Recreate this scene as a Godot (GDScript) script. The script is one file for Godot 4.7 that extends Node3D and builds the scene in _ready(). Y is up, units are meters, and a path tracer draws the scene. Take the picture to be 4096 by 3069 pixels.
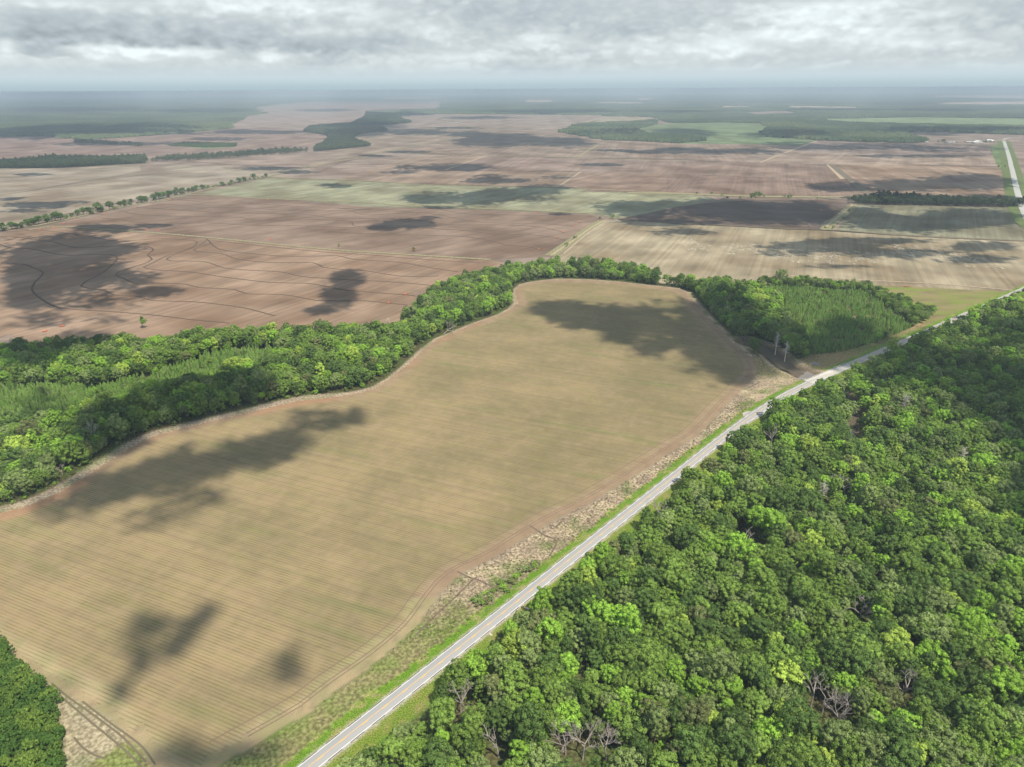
extends Node3D
# A farming plain seen from about 270 m up: x to the right, -z ahead, metres.

var rng := RandomNumberGenerator.new()
var names := {}
var mats := {}
var tex := {}

# ---------- outlines of the place, in metres on the ground (x, z, x, z ...) ----------
var MF := P([-367.2,-409.4,-355.8,-420.7,-342.4,-430,-330.4,-448.6,-324.2,-474.9,-318.3,-496.8,-313,-521.3,-301.3,-541.6,-280.8,-556.6,-259.2,-572.3,-240.5,-583.8,-224.1,-595.7,-202.1,-610.2,-178.5,-617.5,-166.5,-620.6,-148.5,-628.2,-135.4,-639.4,-123.9,-664.5,-112.3,-699.4,-100.1,-751.2,-85.9,-789.4,-69.2,-813.2,-47.8,-843.9,-20.7,-876.5,-2.3,-907.4,8.5,-938.1,6.2,-971,3.7,-1003.5,13.5,-1032.3,33.4,-1051.1,73.1,-1067.3,120.7,-1060.6,166.7,-1045.6,210.6,-1022.9,242,-1006.5,252.9,-980.9,250.1,-915.7,251.3,-840.6,255.6,-785.6,256.2,-756.5,260.5,-723.3,256.4,-688.7,245.3,-663.1,226.2,-635.7,209.2,-611.3,195.6,-592.5,179.1,-566.9,156.8,-534.5,131.3,-508.2,95.3,-469.8,60.4,-434.6,31.5,-410.2,9.3,-388.8,-10.8,-367.6,-33.3,-349.1,-43,-331,-52.7,-305.5,-67.8,-282.6,-85.8,-262,-96.3,-248.2,-116.3,-230.5,-127,-221.2,-136.3,-205.9,-150.7,-212.4,-169.6,-230.8,-187.8,-245.6,-208.2,-255.7,-228,-265.9,-243.6,-275.9,-260.9,-285.2,-292.9,-303.4])
var ROAD := P([-128.8,-170.8,-103.8,-200.6,-83,-225.5,-50.3,-263.5,-7.2,-314,49.9,-381.2,135,-480.8,171.9,-524,203.6,-559.7,232.4,-589.4,264,-618.5,305.7,-653.4,361.8,-698.1,427.1,-749.6,502.1,-809.1,593.7,-881,688.3,-954.8,772.3,-1021.6,855.8,-1091.5,947,-1172])
var BRIDGE := P([292.5,-644.3,353.6,-691.9])
var CREEK := P([271.6,-775.3,284.1,-753.8,289.8,-722.6,290.4,-695.3,297.3,-679,304.5,-661.9,309.7,-645.5,314,-625.6,306,-573,272.3,-506.9])
var BELT := P([-367.2,-409.4,-355.8,-420.7,-342.4,-430,-330.4,-448.6,-324.2,-474.9,-318.3,-496.8,-313,-521.3,-301.3,-541.6,-280.8,-556.6,-259.2,-572.3,-240.5,-583.8,-224.1,-595.7,-202.1,-610.2,-178.5,-617.5,-166.5,-620.6,-148.5,-628.2,-135.4,-639.4,-123.9,-664.5,-112.3,-699.4,-100.1,-751.2,-85.9,-789.4,-69.2,-813.2,-47.8,-843.9,-20.7,-876.5,-2.3,-907.4,8.5,-938.1,6.2,-971,3.7,-1003.5,13.5,-1032.3,33.4,-1051.1,73.1,-1067.3,120.7,-1060.6,166.7,-1045.6,210.6,-1022.9,242,-1006.5,252.9,-980.9,272,-1027.7,225.2,-1034,199.3,-1085.8,138.5,-1123.9,71.5,-1125.4,-3.1,-1108.3,-32.1,-1087.8,-72.9,-1045.7,-114.6,-976.4,-128.1,-876.9,-135.2,-803,-178.9,-800.3,-221,-792.5,-264.9,-793.2,-297.8,-793.7,-345.4,-789.5,-375.4,-770.4,-421.4,-755.4,-468.9,-756.1,-518.9,-752.3,-546.1,-737.7,-566.8,-738,-597.9,-738.5])
var SAPL := P([-513.5,-643.8,-443.6,-646.9,-403.7,-642.3,-364.7,-679.4,-336,-730.4,-306.5,-745.1,-274.3,-755.1,-248.8,-729.1,-251.4,-682.2,-278.1,-665.3,-314.4,-637.2,-346.5,-607.4,-374.3,-590,-393.3,-560.5,-427.2,-548.5,-451.2,-551.8])
var WOODR := P([166.7,-1045.6,210.6,-1022.9,242,-1006.5,252.9,-980.9,250.1,-915.7,251.3,-840.6,255.6,-785.6,256.2,-756.5,260.5,-723.3,273.2,-721.1,282.7,-708.8,290.3,-701.6,328.3,-730.2,348.9,-743.2,335,-795.1,341.8,-850.8,349,-888.2,363.7,-968.5,361.2,-1016.1,347.8,-964.4,309.9,-1015.6,247.8,-1011.6])
var WOODN := P([365.6,-1029.7,422.1,-1042.6,509.2,-1004.2,529.5,-910.4,541.1,-877.7,514.6,-851.1,480.8,-816.6,486,-841.7,499.1,-926,495.5,-974.2,441.8,-996.7,401.2,-1010.8])
var SAPR := P([361.2,-1016.1,401.2,-1010.8,437.3,-996.8,497.4,-978.4,499.1,-926,489.3,-848.2,484.3,-819.7,419.4,-768.2,366.1,-737.2,327.3,-727.7,331.8,-766.9,341.8,-850.8,355.7,-913.6])
var GRASSF := P([519.5,-1026.6,709.3,-982.7,670.3,-946.3,610.4,-897.8,536.6,-840.9,512.8,-847.8,541.1,-877.7,537.3,-925.3,526.2,-982.1])
var BUSH := P([-285,-299,-273.2,-296.4,-265.4,-289.5,-256.4,-280.4,-252.7,-277.5,-242.9,-272.3,-237,-268.9,-228.2,-262.8,-221.9,-256.5,-214.3,-247.8,-208.4,-240.5,-202.2,-231.3,-192.2,-214.1,-229.6,-214.3])

func P(a: Array) -> PackedVector2Array:
	var r := PackedVector2Array()
	for i in range(0, a.size() - 1, 2):
		r.append(Vector2(a[i], a[i + 1]))
	return r

func N(s: int, freq: float, oct := 3) -> FastNoiseLite:
	var n := FastNoiseLite.new()
	n.seed = s
	n.noise_type = FastNoiseLite.TYPE_SIMPLEX_SMOOTH
	n.frequency = freq
	n.fractal_octaves = oct
	return n

func numbered(called: String) -> String:
	var k: int = names.get(called, 0)
	names[called] = k + 1
	return called if k == 0 else "%s_%03d" % [called, k]

func tag(o: Node, label := "", category := "", group := "", kind := "") -> Node:
	if label: o.set_meta("label", label)
	if category: o.set_meta("category", category)
	if group: o.set_meta("group", group)
	if kind: o.set_meta("kind", kind)
	return o

func thing(called: String, at: Vector3, turn := 0.0) -> Node3D:
	var o := Node3D.new()
	o.name = numbered(called)
	add_child(o)
	o.position = at
	o.rotation.y = turn
	return o

func part(called: String, mesh: Mesh, m: Material, parent: Node = null) -> MeshInstance3D:
	var o := MeshInstance3D.new()
	o.mesh = mesh
	o.name = called if parent else numbered(called)
	if m: o.material_override = m
	(parent if parent else self).add_child(o, true)
	return o

func structure(called: String, mesh: Mesh, m: Material, label: String) -> MeshInstance3D:
	var o := part(called, mesh, m)
	tag(o, label, "", "", "structure")
	return o

func lin(r: float, g: float, b: float) -> Color:
	return Color(r, g, b).linear_to_srgb()

func mat(c: Color, rough := 0.95, spec := 0.3) -> StandardMaterial3D:
	var m := StandardMaterial3D.new()
	m.albedo_color = c.linear_to_srgb()
	m.roughness = rough
	m.metallic_specular = spec
	return m

func tmat(c: Color, t: Texture2D, scale: float, macro := true) -> StandardMaterial3D:
	var m := mat(c, 1.0, 0.2)
	m.albedo_texture = t
	m.uv1_scale = Vector3(scale, scale, 1)
	if macro:
		m.detail_enabled = true
		m.detail_albedo = tex.macro
		m.detail_blend_mode = BaseMaterial3D.BLEND_MODE_MUL
		m.detail_uv_layer = BaseMaterial3D.DETAIL_UV_2
	return m

# ---------- mesh helpers ----------
func arrays_mesh(v: PackedVector3Array, idx: PackedInt32Array, n = null, uv = null, uv2 = null, col = null) -> ArrayMesh:
	var a := []
	a.resize(Mesh.ARRAY_MAX)
	a[Mesh.ARRAY_VERTEX] = v
	a[Mesh.ARRAY_INDEX] = idx
	if n != null: a[Mesh.ARRAY_NORMAL] = n
	if uv != null: a[Mesh.ARRAY_TEX_UV] = uv
	if uv2 != null: a[Mesh.ARRAY_TEX_UV2] = uv2
	if col != null: a[Mesh.ARRAY_COLOR] = col
	var m := ArrayMesh.new()
	m.add_surface_from_arrays(Mesh.PRIMITIVE_TRIANGLES, a)
	return m

func sheet(pts: PackedVector2Array, y: float, deg: float) -> ArrayMesh:
	# a flat field: UV runs along and across its rows in metres, UV2 in metres east and north
	var idx := Geometry2D.triangulate_polygon(pts)
	var v := PackedVector3Array()
	var n := PackedVector3Array()
	var uv := PackedVector2Array()
	var uv2 := PackedVector2Array()
	var d := Vector2.from_angle(deg_to_rad(deg))
	for p in pts:
		v.append(Vector3(p.x, y, p.y))
		n.append(Vector3.UP)
		uv.append(Vector2(p.dot(d), p.dot(d.orthogonal())))
		uv2.append(p / 640.0)
	# clockwise seen from above
	for i in range(0, idx.size(), 3):
		var a := pts[idx[i]]; var b := pts[idx[i + 1]]; var c := pts[idx[i + 2]]
		if (b - a).cross(c - a) < 0.0:
			var t := idx[i + 1]; idx[i + 1] = idx[i + 2]; idx[i + 2] = t
	return arrays_mesh(v, idx, n, uv, uv2)

func dense(line: PackedVector2Array, step: float) -> PackedVector2Array:
	# Catmull-Rom through the points, a point about every step metres
	var r := PackedVector2Array()
	for i in line.size() - 1:
		var p0 := line[maxi(i - 1, 0)]; var p1 := line[i]; var p2 := line[i + 1]; var p3 := line[mini(i + 2, line.size() - 1)]
		var k := maxi(1, int(p1.distance_to(p2) / step))
		for j in k:
			r.append(p1.cubic_interpolate(p2, p1 - (p2 - p1).normalized() * p0.distance_to(p1) if i == 0 else p0, p3, float(j) / k))
	r.append(line[-1])
	return r

func normals2(l: PackedVector2Array) -> PackedVector2Array:
	var r := PackedVector2Array()
	for i in l.size():
		var t := (l[mini(i + 1, l.size() - 1)] - l[maxi(i - 1, 0)]).normalized()
		r.append(Vector2(-t.y, t.x))   # to the right of travel when z points to the viewer
	return r

func ribbon(l: PackedVector2Array, offs: Array, hs: Array, yf: Callable, uvs := 1.0) -> ArrayMesh:
	# a strip along l: cross-section points at offsets offs (left negative) and heights hs over yf(arc length)
	var nn := normals2(l)
	var v := PackedVector3Array(); var uv := PackedVector2Array(); var uv2 := PackedVector2Array(); var idx := PackedInt32Array()
	var s := 0.0
	var w := offs.size()
	for i in l.size():
		if i: s += l[i].distance_to(l[i - 1])
		var y: float = yf.call(s)
		for k in w:
			var q: Vector2 = l[i] + nn[i] * offs[k]
			v.append(Vector3(q.x, y + hs[k], q.y))
			uv.append(Vector2(s, offs[k]) * uvs)
			uv2.append(q / 640.0)
		if i:
			for k in w - 1:
				var a := (i - 1) * w + k
				idx.append_array([a, a + w, a + 1, a + 1, a + w, a + w + 1])
	var st := SurfaceTool.new()
	var m := arrays_mesh(v, idx, null, uv, uv2)
	st.create_from(m, 0)
	st.generate_normals()
	return st.commit()

func flat(_s: float) -> float:
	return 0.0

func box_into(st: SurfaceTool, c: Vector3, size: Vector3, basis := Basis()) -> void:
	var b := BoxMesh.new()
	b.size = size
	st.append_from(b, 0, Transform3D(basis, c))

func boxes(list: Array) -> ArrayMesh:
	var st := SurfaceTool.new()
	for e in list:
		box_into(st, e[0], e[1], e[2] if e.size() > 2 else Basis())
	return st.commit()

func tube_into(st: SurfaceTool, a: Vector3, b: Vector3, ra: float, rb: float, sides := 5) -> void:
	var ax := (b - a).normalized()
	var u := ax.cross(Vector3(0.3, 0.1, 0.95) if absf(ax.z) < 0.9 else Vector3.UP).normalized()
	var w := ax.cross(u)
	for k in sides:
		var t0 := TAU * k / sides; var t1 := TAU * (k + 1) / sides
		var d0 := u * cos(t0) + w * sin(t0); var d1 := u * cos(t1) + w * sin(t1)
		for p in [[a + d0 * ra, d0], [b + d0 * rb, d0], [a + d1 * ra, d1], [a + d1 * ra, d1], [b + d0 * rb, d0], [b + d1 * rb, d1]]:
			st.set_normal(p[1])
			st.add_vertex(p[0])

# ---------- distances ----------
func seg_dist(p: Vector2, l: PackedVector2Array) -> Array:
	# [distance, signed: right of travel positive, arc length]
	var best := 1e9; var side := 1.0; var arc := 0.0; var s := 0.0
	for i in l.size() - 1:
		var a := l[i]; var b := l[i + 1]
		var c := Geometry2D.get_closest_point_to_segment(p, a, b)
		var d := c.distance_squared_to(p)
		if d < best:
			best = d
			side = (b - a).cross(p - a)
			arc = s + a.distance_to(c)
		s += a.distance_to(b)
	best = sqrt(best)
	return [best, best if side > 0.0 else -best, arc]

func poly_dist(p: Vector2, l: PackedVector2Array) -> float:
	var best := 1e9
	var q := l[l.size() - 1]
	for a in l:
		best = minf(best, Geometry2D.get_closest_point_to_segment(p, q, a).distance_squared_to(p))
		q = a
	return sqrt(best)

func inside(p: Vector2, l: PackedVector2Array) -> bool:
	return Geometry2D.is_point_in_polygon(p, l)

var bridge_s := 0.0
var bridge_e := 0.0
func road_y(s: float) -> float:
	var m := (bridge_s + bridge_e) * 0.5
	return 0.7 + 1.5 * exp(-pow((s - m) / 130.0, 2.0))

# ---------- textures ----------
func row_texture(w: int, h: int, period: float, seed_: int, depth: float, fleck: float, green: Color) -> ImageTexture:
	# rows run along x; one texture covers 128 x 128 m; values multiply the field's own colour
	var streak := N(seed_, 0.012, 3).get_seamless_image(w, 512).get_data()
	var fine := N(seed_ + 1, 0.13, 3).get_seamless_image(w, 512).get_data()
	var patch := N(seed_ + 2, 0.016, 3).get_seamless_image(w, 512).get_data()
	var bytes := PackedByteArray(); bytes.resize(w * h * 3)
	var r := RandomNumberGenerator.new(); r.seed = seed_
	var k := 0
	for y in h:
		var m := 128.0 * y / h
		var row := floorf(m / period)
		var ph := m / period - row
		var line: float = exp(-pow((ph - 0.5) / 0.16, 2.0))
		var rr := fmod(absf(sin(row * 12.9898 + seed_) * 43758.547), 1.0)
		var tone := 0.82 + 0.05 * (rr - 0.5)
		for x in w:
			var f := fine[((y * 2) % 512) * w + (x * 3) % w] / 255.0 - 0.5
			var pt := patch[(y / 4) * w + x] / 255.0 - 0.5
			var sk := streak[(y / 2 % 512) * w + (x / 2)] / 255.0 - 0.5
			var l := line * clampf(0.62 + 0.7 * f + 1.1 * pt, 0.05, 1.2)
			var v := tone * (1.0 - depth * l) + 0.14 * f + 0.06 * sk
			var g := clampf(l * 0.8 + sk * 0.5, 0.0, 1.0)
			var c := Color(v, v, v).lerp(green * v, g * green.a)
			if fleck > 0.0 and r.randf() < fleck:
				c = c.lerp(Color(1, 0.98, 0.9), r.randf_range(0.15, 0.7))
			bytes[k] = int(clampf(c.r, 0, 1) * 255); bytes[k + 1] = int(clampf(c.g, 0, 1) * 255); bytes[k + 2] = int(clampf(c.b, 0, 1) * 255)
			k += 3
	return ImageTexture.create_from_image(Image.create_from_data(w, h, false, Image.FORMAT_RGB8, bytes))

func streak_texture(seed_: int, depth: float) -> ImageTexture:
	# bands of uneven width along the working direction of a large field, 512 x 512 m
	var w := 256; var h := 1024
	var bytes := PackedByteArray(); bytes.resize(w * h * 3)
	var a := N(seed_, 0.26, 2); var b := N(seed_ + 1, 0.045, 2); var c := N(seed_ + 2, 0.02, 3)
	var k := 0
	for y in h:
		for x in w:
			var xx := absf(x - 128.0) * 0.04
			var v := 0.84 + depth * (0.5 * a.get_noise_2d(xx, y) + 0.6 * b.get_noise_2d(xx * 0.6, y)) + 0.10 * c.get_noise_2d(absf(x - 128.0), y * 0.5)
			var u := int(clampf(v, 0, 1) * 255)
			bytes[k] = u; bytes[k + 1] = u; bytes[k + 2] = u
			k += 3
	return ImageTexture.create_from_image(Image.create_from_data(w, h, false, Image.FORMAT_RGB8, bytes))

func grain_texture(seed_: int, size: int, freq: float, lo: Color, mid: Color, hi: Color, gain := 1.0) -> ImageTexture:
	var n := N(seed_, freq, 4)
	var src := n.get_seamless_image(size, size)
	var d := src.get_data()
	var bytes := PackedByteArray(); bytes.resize(size * size * 3)
	var step := d.size() / (size * size)
	var lut := []
	for i in 256:
		var t := clampf((i / 255.0 - 0.5) * gain + 0.5, 0, 1)
		lut.append(lo.lerp(mid, t * 2.0) if t < 0.5 else mid.lerp(hi, t * 2.0 - 1.0))
	for i in size * size:
		var c: Color = lut[d[i * step]]
		bytes[i * 3] = int(c.r * 255); bytes[i * 3 + 1] = int(c.g * 255); bytes[i * 3 + 2] = int(c.b * 255)
	return ImageTexture.create_from_image(Image.create_from_data(size, size, false, Image.FORMAT_RGB8, bytes))

# ---------- sky ----------
func make_sky() -> Sky:
	var w := 4096; var h := 2048
	var puff := N(71, 1.0, 5); var big := N(72, 1.0, 4)
	var low := Image.create(512, 256, false, Image.FORMAT_RGBF)
	for y in 256:
		var el := (0.5 - (y + 0.5) / 256.0) * 180.0
		for x in 512:
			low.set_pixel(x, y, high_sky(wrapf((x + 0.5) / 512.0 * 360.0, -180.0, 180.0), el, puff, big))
	low.resize(w, h, Image.INTERPOLATE_CUBIC)
	# the lowest eleven degrees in full detail: cumulus one behind the other, farthest first
	var y0 := int(h * (0.5 - 11.0 / 180.0)); var y1 := int(h * 0.5) + 8
	var rows := y1 - y0
	var v := PackedFloat32Array(); v.resize(w * rows); v.fill(0.64)
	var r := RandomNumberGenerator.new(); r.seed = 77
	var heap := []
	for i in 520:
		var el := 0.7 + 11.0 * pow(r.randf(), 1.25)
		heap.append([el, r.randf_range(-180.0, 180.0), (1.8 + el * 1.9) * r.randf_range(0.4, 1.7), r.randf_range(0.19, 0.36), r.randf_range(0.35, 0.9), r.randf()])
	heap.sort_custom(func(a, b): return a[0] < b[0])
	var deg := 360.0 / w
	for b in heap:
		var ha: float = b[2]; var he: float = ha * b[3]
		var xa := int((b[1] - ha * 1.5) / deg); var xb := int((b[1] + ha * 1.5) / deg)
		var ya := maxi(0, int((90.0 - b[0] - he * 1.6) / 180.0 * h) - y0); var yb := mini(rows - 1, int((90.0 - b[0] + he * 1.3) / 180.0 * h) - y0)
		var lo := lerpf(0.46, 0.60, b[5]); var hi := lerpf(0.73, 0.86, b[5])
		for y in range(ya, yb + 1):
			var el := (0.5 - (y + y0 + 0.5) / h) * 180.0
			var q: float = (el - b[0]) / he
			var qs: float = q * (1.0 if q > 0.0 else 1.9)
			var fade := smoothstep(0.5, 1.9, el)
			for x in range(xa, xb + 1):
				var az := (x + 0.5) * deg
				var n := puff.get_noise_2d(az * 0.34 + b[5] * 50.0, el * 0.85 + b[5] * 90.0)
				var u: float = (az - b[1]) / ha
				var s: float = 1.0 - u * u - qs * qs + 1.25 * n
				if s <= 0.0: continue
				var a: float = smoothstep(0.0, 0.5, s) * b[4] * fade
				var k := y * w + posmod(x, w)
				v[k] = lerpf(v[k], lerpf(lo, hi, smoothstep(-0.5, 0.9, q + 0.9 * n)), a)
	# broad darker and brighter areas of the cloud cover ahead
	var blobs := [-27.68,4.28,8.39,1.18,-0.13,-31.66,2.21,3.83,0.37,-0.10,-24.42,3.08,8.91,0.44,-0.12,-15.78,3.59,6.40,1.15,-0.10,-11.43,2.59,5.29,0.48,-0.09,-31.58,3.64,5.11,0.77,-0.07,-26.72,2.49,2.06,0.38,0.20,-24.55,2.38,2.57,0.31,0.16,-17.04,2.20,0.94,0.29,0.20,-21.39,2.45,1.78,0.29,0.10,-32.69,2.45,0.72,0.46,0.15,-28.55,5.03,4.24,0.36,0.12,-17.38,5.40,5.26,0.61,0.16,-9.96,4.67,3.93,0.87,0.06,-13.25,3.76,1.92,0.41,0.08,-5.25,3.81,1.67,0.65,0.12,-8.09,3.35,4.33,0.42,-0.06,2.64,3.33,1.85,0.54,0.13,2.32,2.42,2.71,0.25,-0.10,-3.46,2.23,4.76,0.25,0.07,-1.71,4.70,4.34,0.88,-0.06,2.95,5.26,3.96,0.87,-0.06,7.63,3.88,4.88,0.65,-0.07,12.10,4.83,4.99,0.92,-0.07,14.85,2.58,2.19,0.53,0.13,16.28,3.86,2.74,0.52,-0.06,22.76,4.09,6.74,1.04,0.14,20.62,4.99,5.59,0.44,0.10,27.95,2.56,3.08,0.38,0.08,28.83,2.08,2.79,0.19,-0.07,31.08,3.38,2.17,0.77,-0.06,9.34,2.81,1.97,0.36,0.07]
	for i in range(0, blobs.size(), 5):
		var wa: float = blobs[i + 2] * 2.0; var we: float = blobs[i + 3] * 2.0
		for y in range(maxi(0, int((90.0 - blobs[i + 1] - we) / 180.0 * h) - y0), mini(rows - 1, int((90.0 - blobs[i + 1] + we) / 180.0 * h) - y0) + 1):
			var el := (0.5 - (y + y0 + 0.5) / h) * 180.0
			for x in range(int((blobs[i] - wa) / deg), int((blobs[i] + wa) / deg) + 1):
				var az := (x + 0.5) * deg
				var n := puff.get_noise_2d(az * 0.5, el * 1.1)
				var n2 := puff.get_noise_2d(az * 0.3 + 70.0, el * 0.8)
				var u: float = (az - blobs[i]) / blobs[i + 2] + 0.7 * n2; var q: float = (el - blobs[i + 1]) / blobs[i + 3] + 0.7 * n
				v[y * w + posmod(x, w)] += (1.55 if blobs[i + 4] > 0.0 else 0.8) * blobs[i + 4] * exp(-(u * u + q * q) * 0.95) * (1.0 + 0.8 * n)
	var haze := Color(0.385, 0.495, 0.545)
	var data := low.get_data().to_float32_array()
	for y in rows:
		var el := (0.5 - (y + y0 + 0.5) / h) * 180.0
		var k := smoothstep(0.3, 2.0, el)
		var pale := haze.lerp(Color(0.505, 0.61, 0.66), smoothstep(0.0, 0.9, el))
		var up := smoothstep(8.0, 10.8, el)
		for x in w:
			var c := pale.lerp(cloud_tint(clampf(v[y * w + x], 0.32, 0.88)), k) if el > 0.0 else haze
			var d := ((y + y0) * w + x) * 3
			data[d] = lerpf(c.r, data[d], up); data[d + 1] = lerpf(c.g, data[d + 1], up); data[d + 2] = lerpf(c.b, data[d + 2], up)
	low = Image.create_from_data(w, h, false, Image.FORMAT_RGBF, data.to_byte_array())
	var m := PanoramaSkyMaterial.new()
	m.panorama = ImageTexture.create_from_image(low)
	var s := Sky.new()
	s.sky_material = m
	return s

func cloud_tint(v: float) -> Color:
	return Color(v * 0.905, v * 1.0, v * 1.025).lerp(Color(v * 0.86, v * 1.0, v * 1.075), smoothstep(0.64, 0.44, v))

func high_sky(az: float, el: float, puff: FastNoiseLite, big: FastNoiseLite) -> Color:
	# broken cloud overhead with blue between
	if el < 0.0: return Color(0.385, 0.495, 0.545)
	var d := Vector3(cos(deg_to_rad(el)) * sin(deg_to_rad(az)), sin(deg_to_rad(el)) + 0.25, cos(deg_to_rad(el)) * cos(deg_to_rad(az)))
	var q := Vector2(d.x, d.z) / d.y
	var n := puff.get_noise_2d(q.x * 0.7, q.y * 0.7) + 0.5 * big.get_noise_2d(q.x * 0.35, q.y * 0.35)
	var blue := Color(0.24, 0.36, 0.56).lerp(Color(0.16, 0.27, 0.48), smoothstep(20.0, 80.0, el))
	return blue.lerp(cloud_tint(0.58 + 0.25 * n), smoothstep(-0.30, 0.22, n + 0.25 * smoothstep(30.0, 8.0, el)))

# ---------- vegetation ----------
func crown_mesh(seed_: int, rad: float, top: float, low: float, clumps: int, leaves: int, leaf: float, lobes: int) -> ArrayMesh:
	# leaf-sized faces on many small clumps that cover the outside of a lobed crown; base at y = 0
	var r := RandomNumberGenerator.new(); r.seed = seed_
	var v := PackedVector3Array(); var n := PackedVector3Array(); var col := PackedColorArray(); var idx := PackedInt32Array()
	var lobe := []
	for i in lobes:
		var a := TAU * (i + r.randf_range(-0.3, 0.3)) / lobes
		var q := 0.0 if i == 0 and lobes > 2 else rad * r.randf_range(0.28, 0.5)
		var lr := rad * r.randf_range(0.5, 0.72)
		var ly: float = lerpf(low, top, r.randf_range(0.45, 0.62)) if q > 0.0 else lerpf(low, top, 0.6)
		lobe.append([Vector3(cos(a) * q, ly, sin(a) * q), lr, (top - low) * r.randf_range(0.30, 0.42)])
	for i in clumps:
		var L: Array = lobe[i % lobes]
		var u := Vector3(r.randfn(), r.randfn() * 0.9 + 0.45, r.randfn()).normalized()
		var c: Vector3 = L[0] + Vector3(u.x * L[1], u.y * L[2], u.z * L[1]) * r.randf_range(0.82, 1.02)
		if c.y < low: continue
		var cr := rad * r.randf_range(0.13, 0.24)
		var tone := r.randf_range(0.78, 1.15)
		for j in leaves:
			var w := (Vector3(r.randfn(), r.randfn(), r.randfn()).normalized() + u * 0.55 + Vector3.UP * 0.25).normalized()
			var p := c + w * cr * Vector3(1, 0.85, 1) * r.randf_range(0.75, 1.05)
			var nn := (w + Vector3(r.randfn(), r.randfn(), r.randfn()) * 0.38).normalized()
			var t := nn.cross(Vector3(r.randfn(), r.randfn(), r.randfn())).normalized()
			var b := nn.cross(t)
			var s := leaf * r.randf_range(0.6, 1.25)
			var k := v.size()
			v.append_array([p - t * s, p + b * s * 0.7 - nn * s * 0.2, p + t * s, p - b * s * 0.7 - nn * s * 0.2])
			var sn := (nn * 0.6 + w * 0.6).normalized()
			n.append_array([sn, sn, sn, sn])
			var q := tone * r.randf_range(0.8, 1.2)
			var cc := Color(q, q, q) * 0.72
			col.append_array([cc, cc, cc, cc])
			idx.append_array([k, k + 1, k + 2, k, k + 2, k + 3])
	return arrays_mesh(v, idx, n, null, null, col)

func spire_mesh(seed_: int) -> ArrayMesh:
	# a young tree: a narrow leafy spire
	var r := RandomNumberGenerator.new(); r.seed = seed_
	var v := PackedVector3Array(); var n := PackedVector3Array(); var col := PackedColorArray(); var idx := PackedInt32Array()
	for j in 170:
		var y := 8.0 * pow(r.randf(), 0.8)
		var rr := 2.1 * pow(1.0 - y / 8.6, 0.8) * r.randf_range(0.5, 1.0)
		var a := r.randf() * TAU
		var p := Vector3(cos(a) * rr, y, sin(a) * rr)
		var nn := (Vector3(cos(a), 0.5, sin(a)) + Vector3(r.randfn(), r.randfn(), r.randfn()) * 0.4).normalized()
		var t := nn.cross(Vector3(r.randfn(), r.randfn(), r.randfn())).normalized()
		var b := nn.cross(t)
		var s := r.randf_range(0.3, 0.6)
		var k := v.size()
		v.append_array([p - t * s, p + b * s * 0.6, p + t * s, p - b * s * 0.6])
		n.append_array([nn, nn, nn, nn])
		var q := r.randf_range(0.8, 1.2)
		var c4 := Color(q, q, q) * 0.72
		col.append_array([c4, c4, c4, c4])
		idx.append_array([k, k + 1, k + 2, k, k + 2, k + 3])
	return arrays_mesh(v, idx, n, null, null, col)

func canopy_patch(seed_: int) -> ArrayMesh:
	# 60 x 60 m of closed wood seen from kilometres away: bumpy crowns side by side
	var r := RandomNumberGenerator.new(); r.seed = seed_
	var v := PackedVector3Array(); var n := PackedVector3Array(); var col := PackedColorArray(); var idx := PackedInt32Array()
	for gx in 7:
		for gz in 7:
			var c := Vector3((gx + 0.5 + r.randf_range(-0.4, 0.4)) * 60.0 / 7.0 - 30.0, 0, (gz + 0.5 + r.randf_range(-0.4, 0.4)) * 60.0 / 7.0 - 30.0)
			var R := r.randf_range(4.2, 6.8); var H := r.randf_range(12.0, 21.0)
			var q := r.randf_range(0.7, 1.25)
			var k := v.size()
			var rings := [[1.0, 0.15], [1.05, 0.55], [0.72, 0.85], [0.0, 1.0]]
			for ring in rings:
				for s in 7:
					var a: float = TAU * s / 7 + ring[1] * 2.0
					var rr: float = R * ring[0] * r.randf_range(0.78, 1.15)
					var y: float = H * ring[1] * r.randf_range(0.93, 1.05)
					v.append(c + Vector3(cos(a) * rr, y, sin(a) * rr))
					n.append(Vector3(cos(a) * ring[0], 0.25 + ring[1] * 0.9, sin(a) * ring[0]).normalized())
					var qq := q * r.randf_range(0.85, 1.15)
					col.append(Color(qq, qq, qq) * 0.72)
			for i in 3:
				for s in 7:
					var a2 := k + i * 7 + s; var b2 := k + i * 7 + (s + 1) % 7
					idx.append_array([a2, b2, a2 + 7, b2, b2 + 7, a2 + 7])
	return arrays_mesh(v, idx, n, null, null, col)

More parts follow.
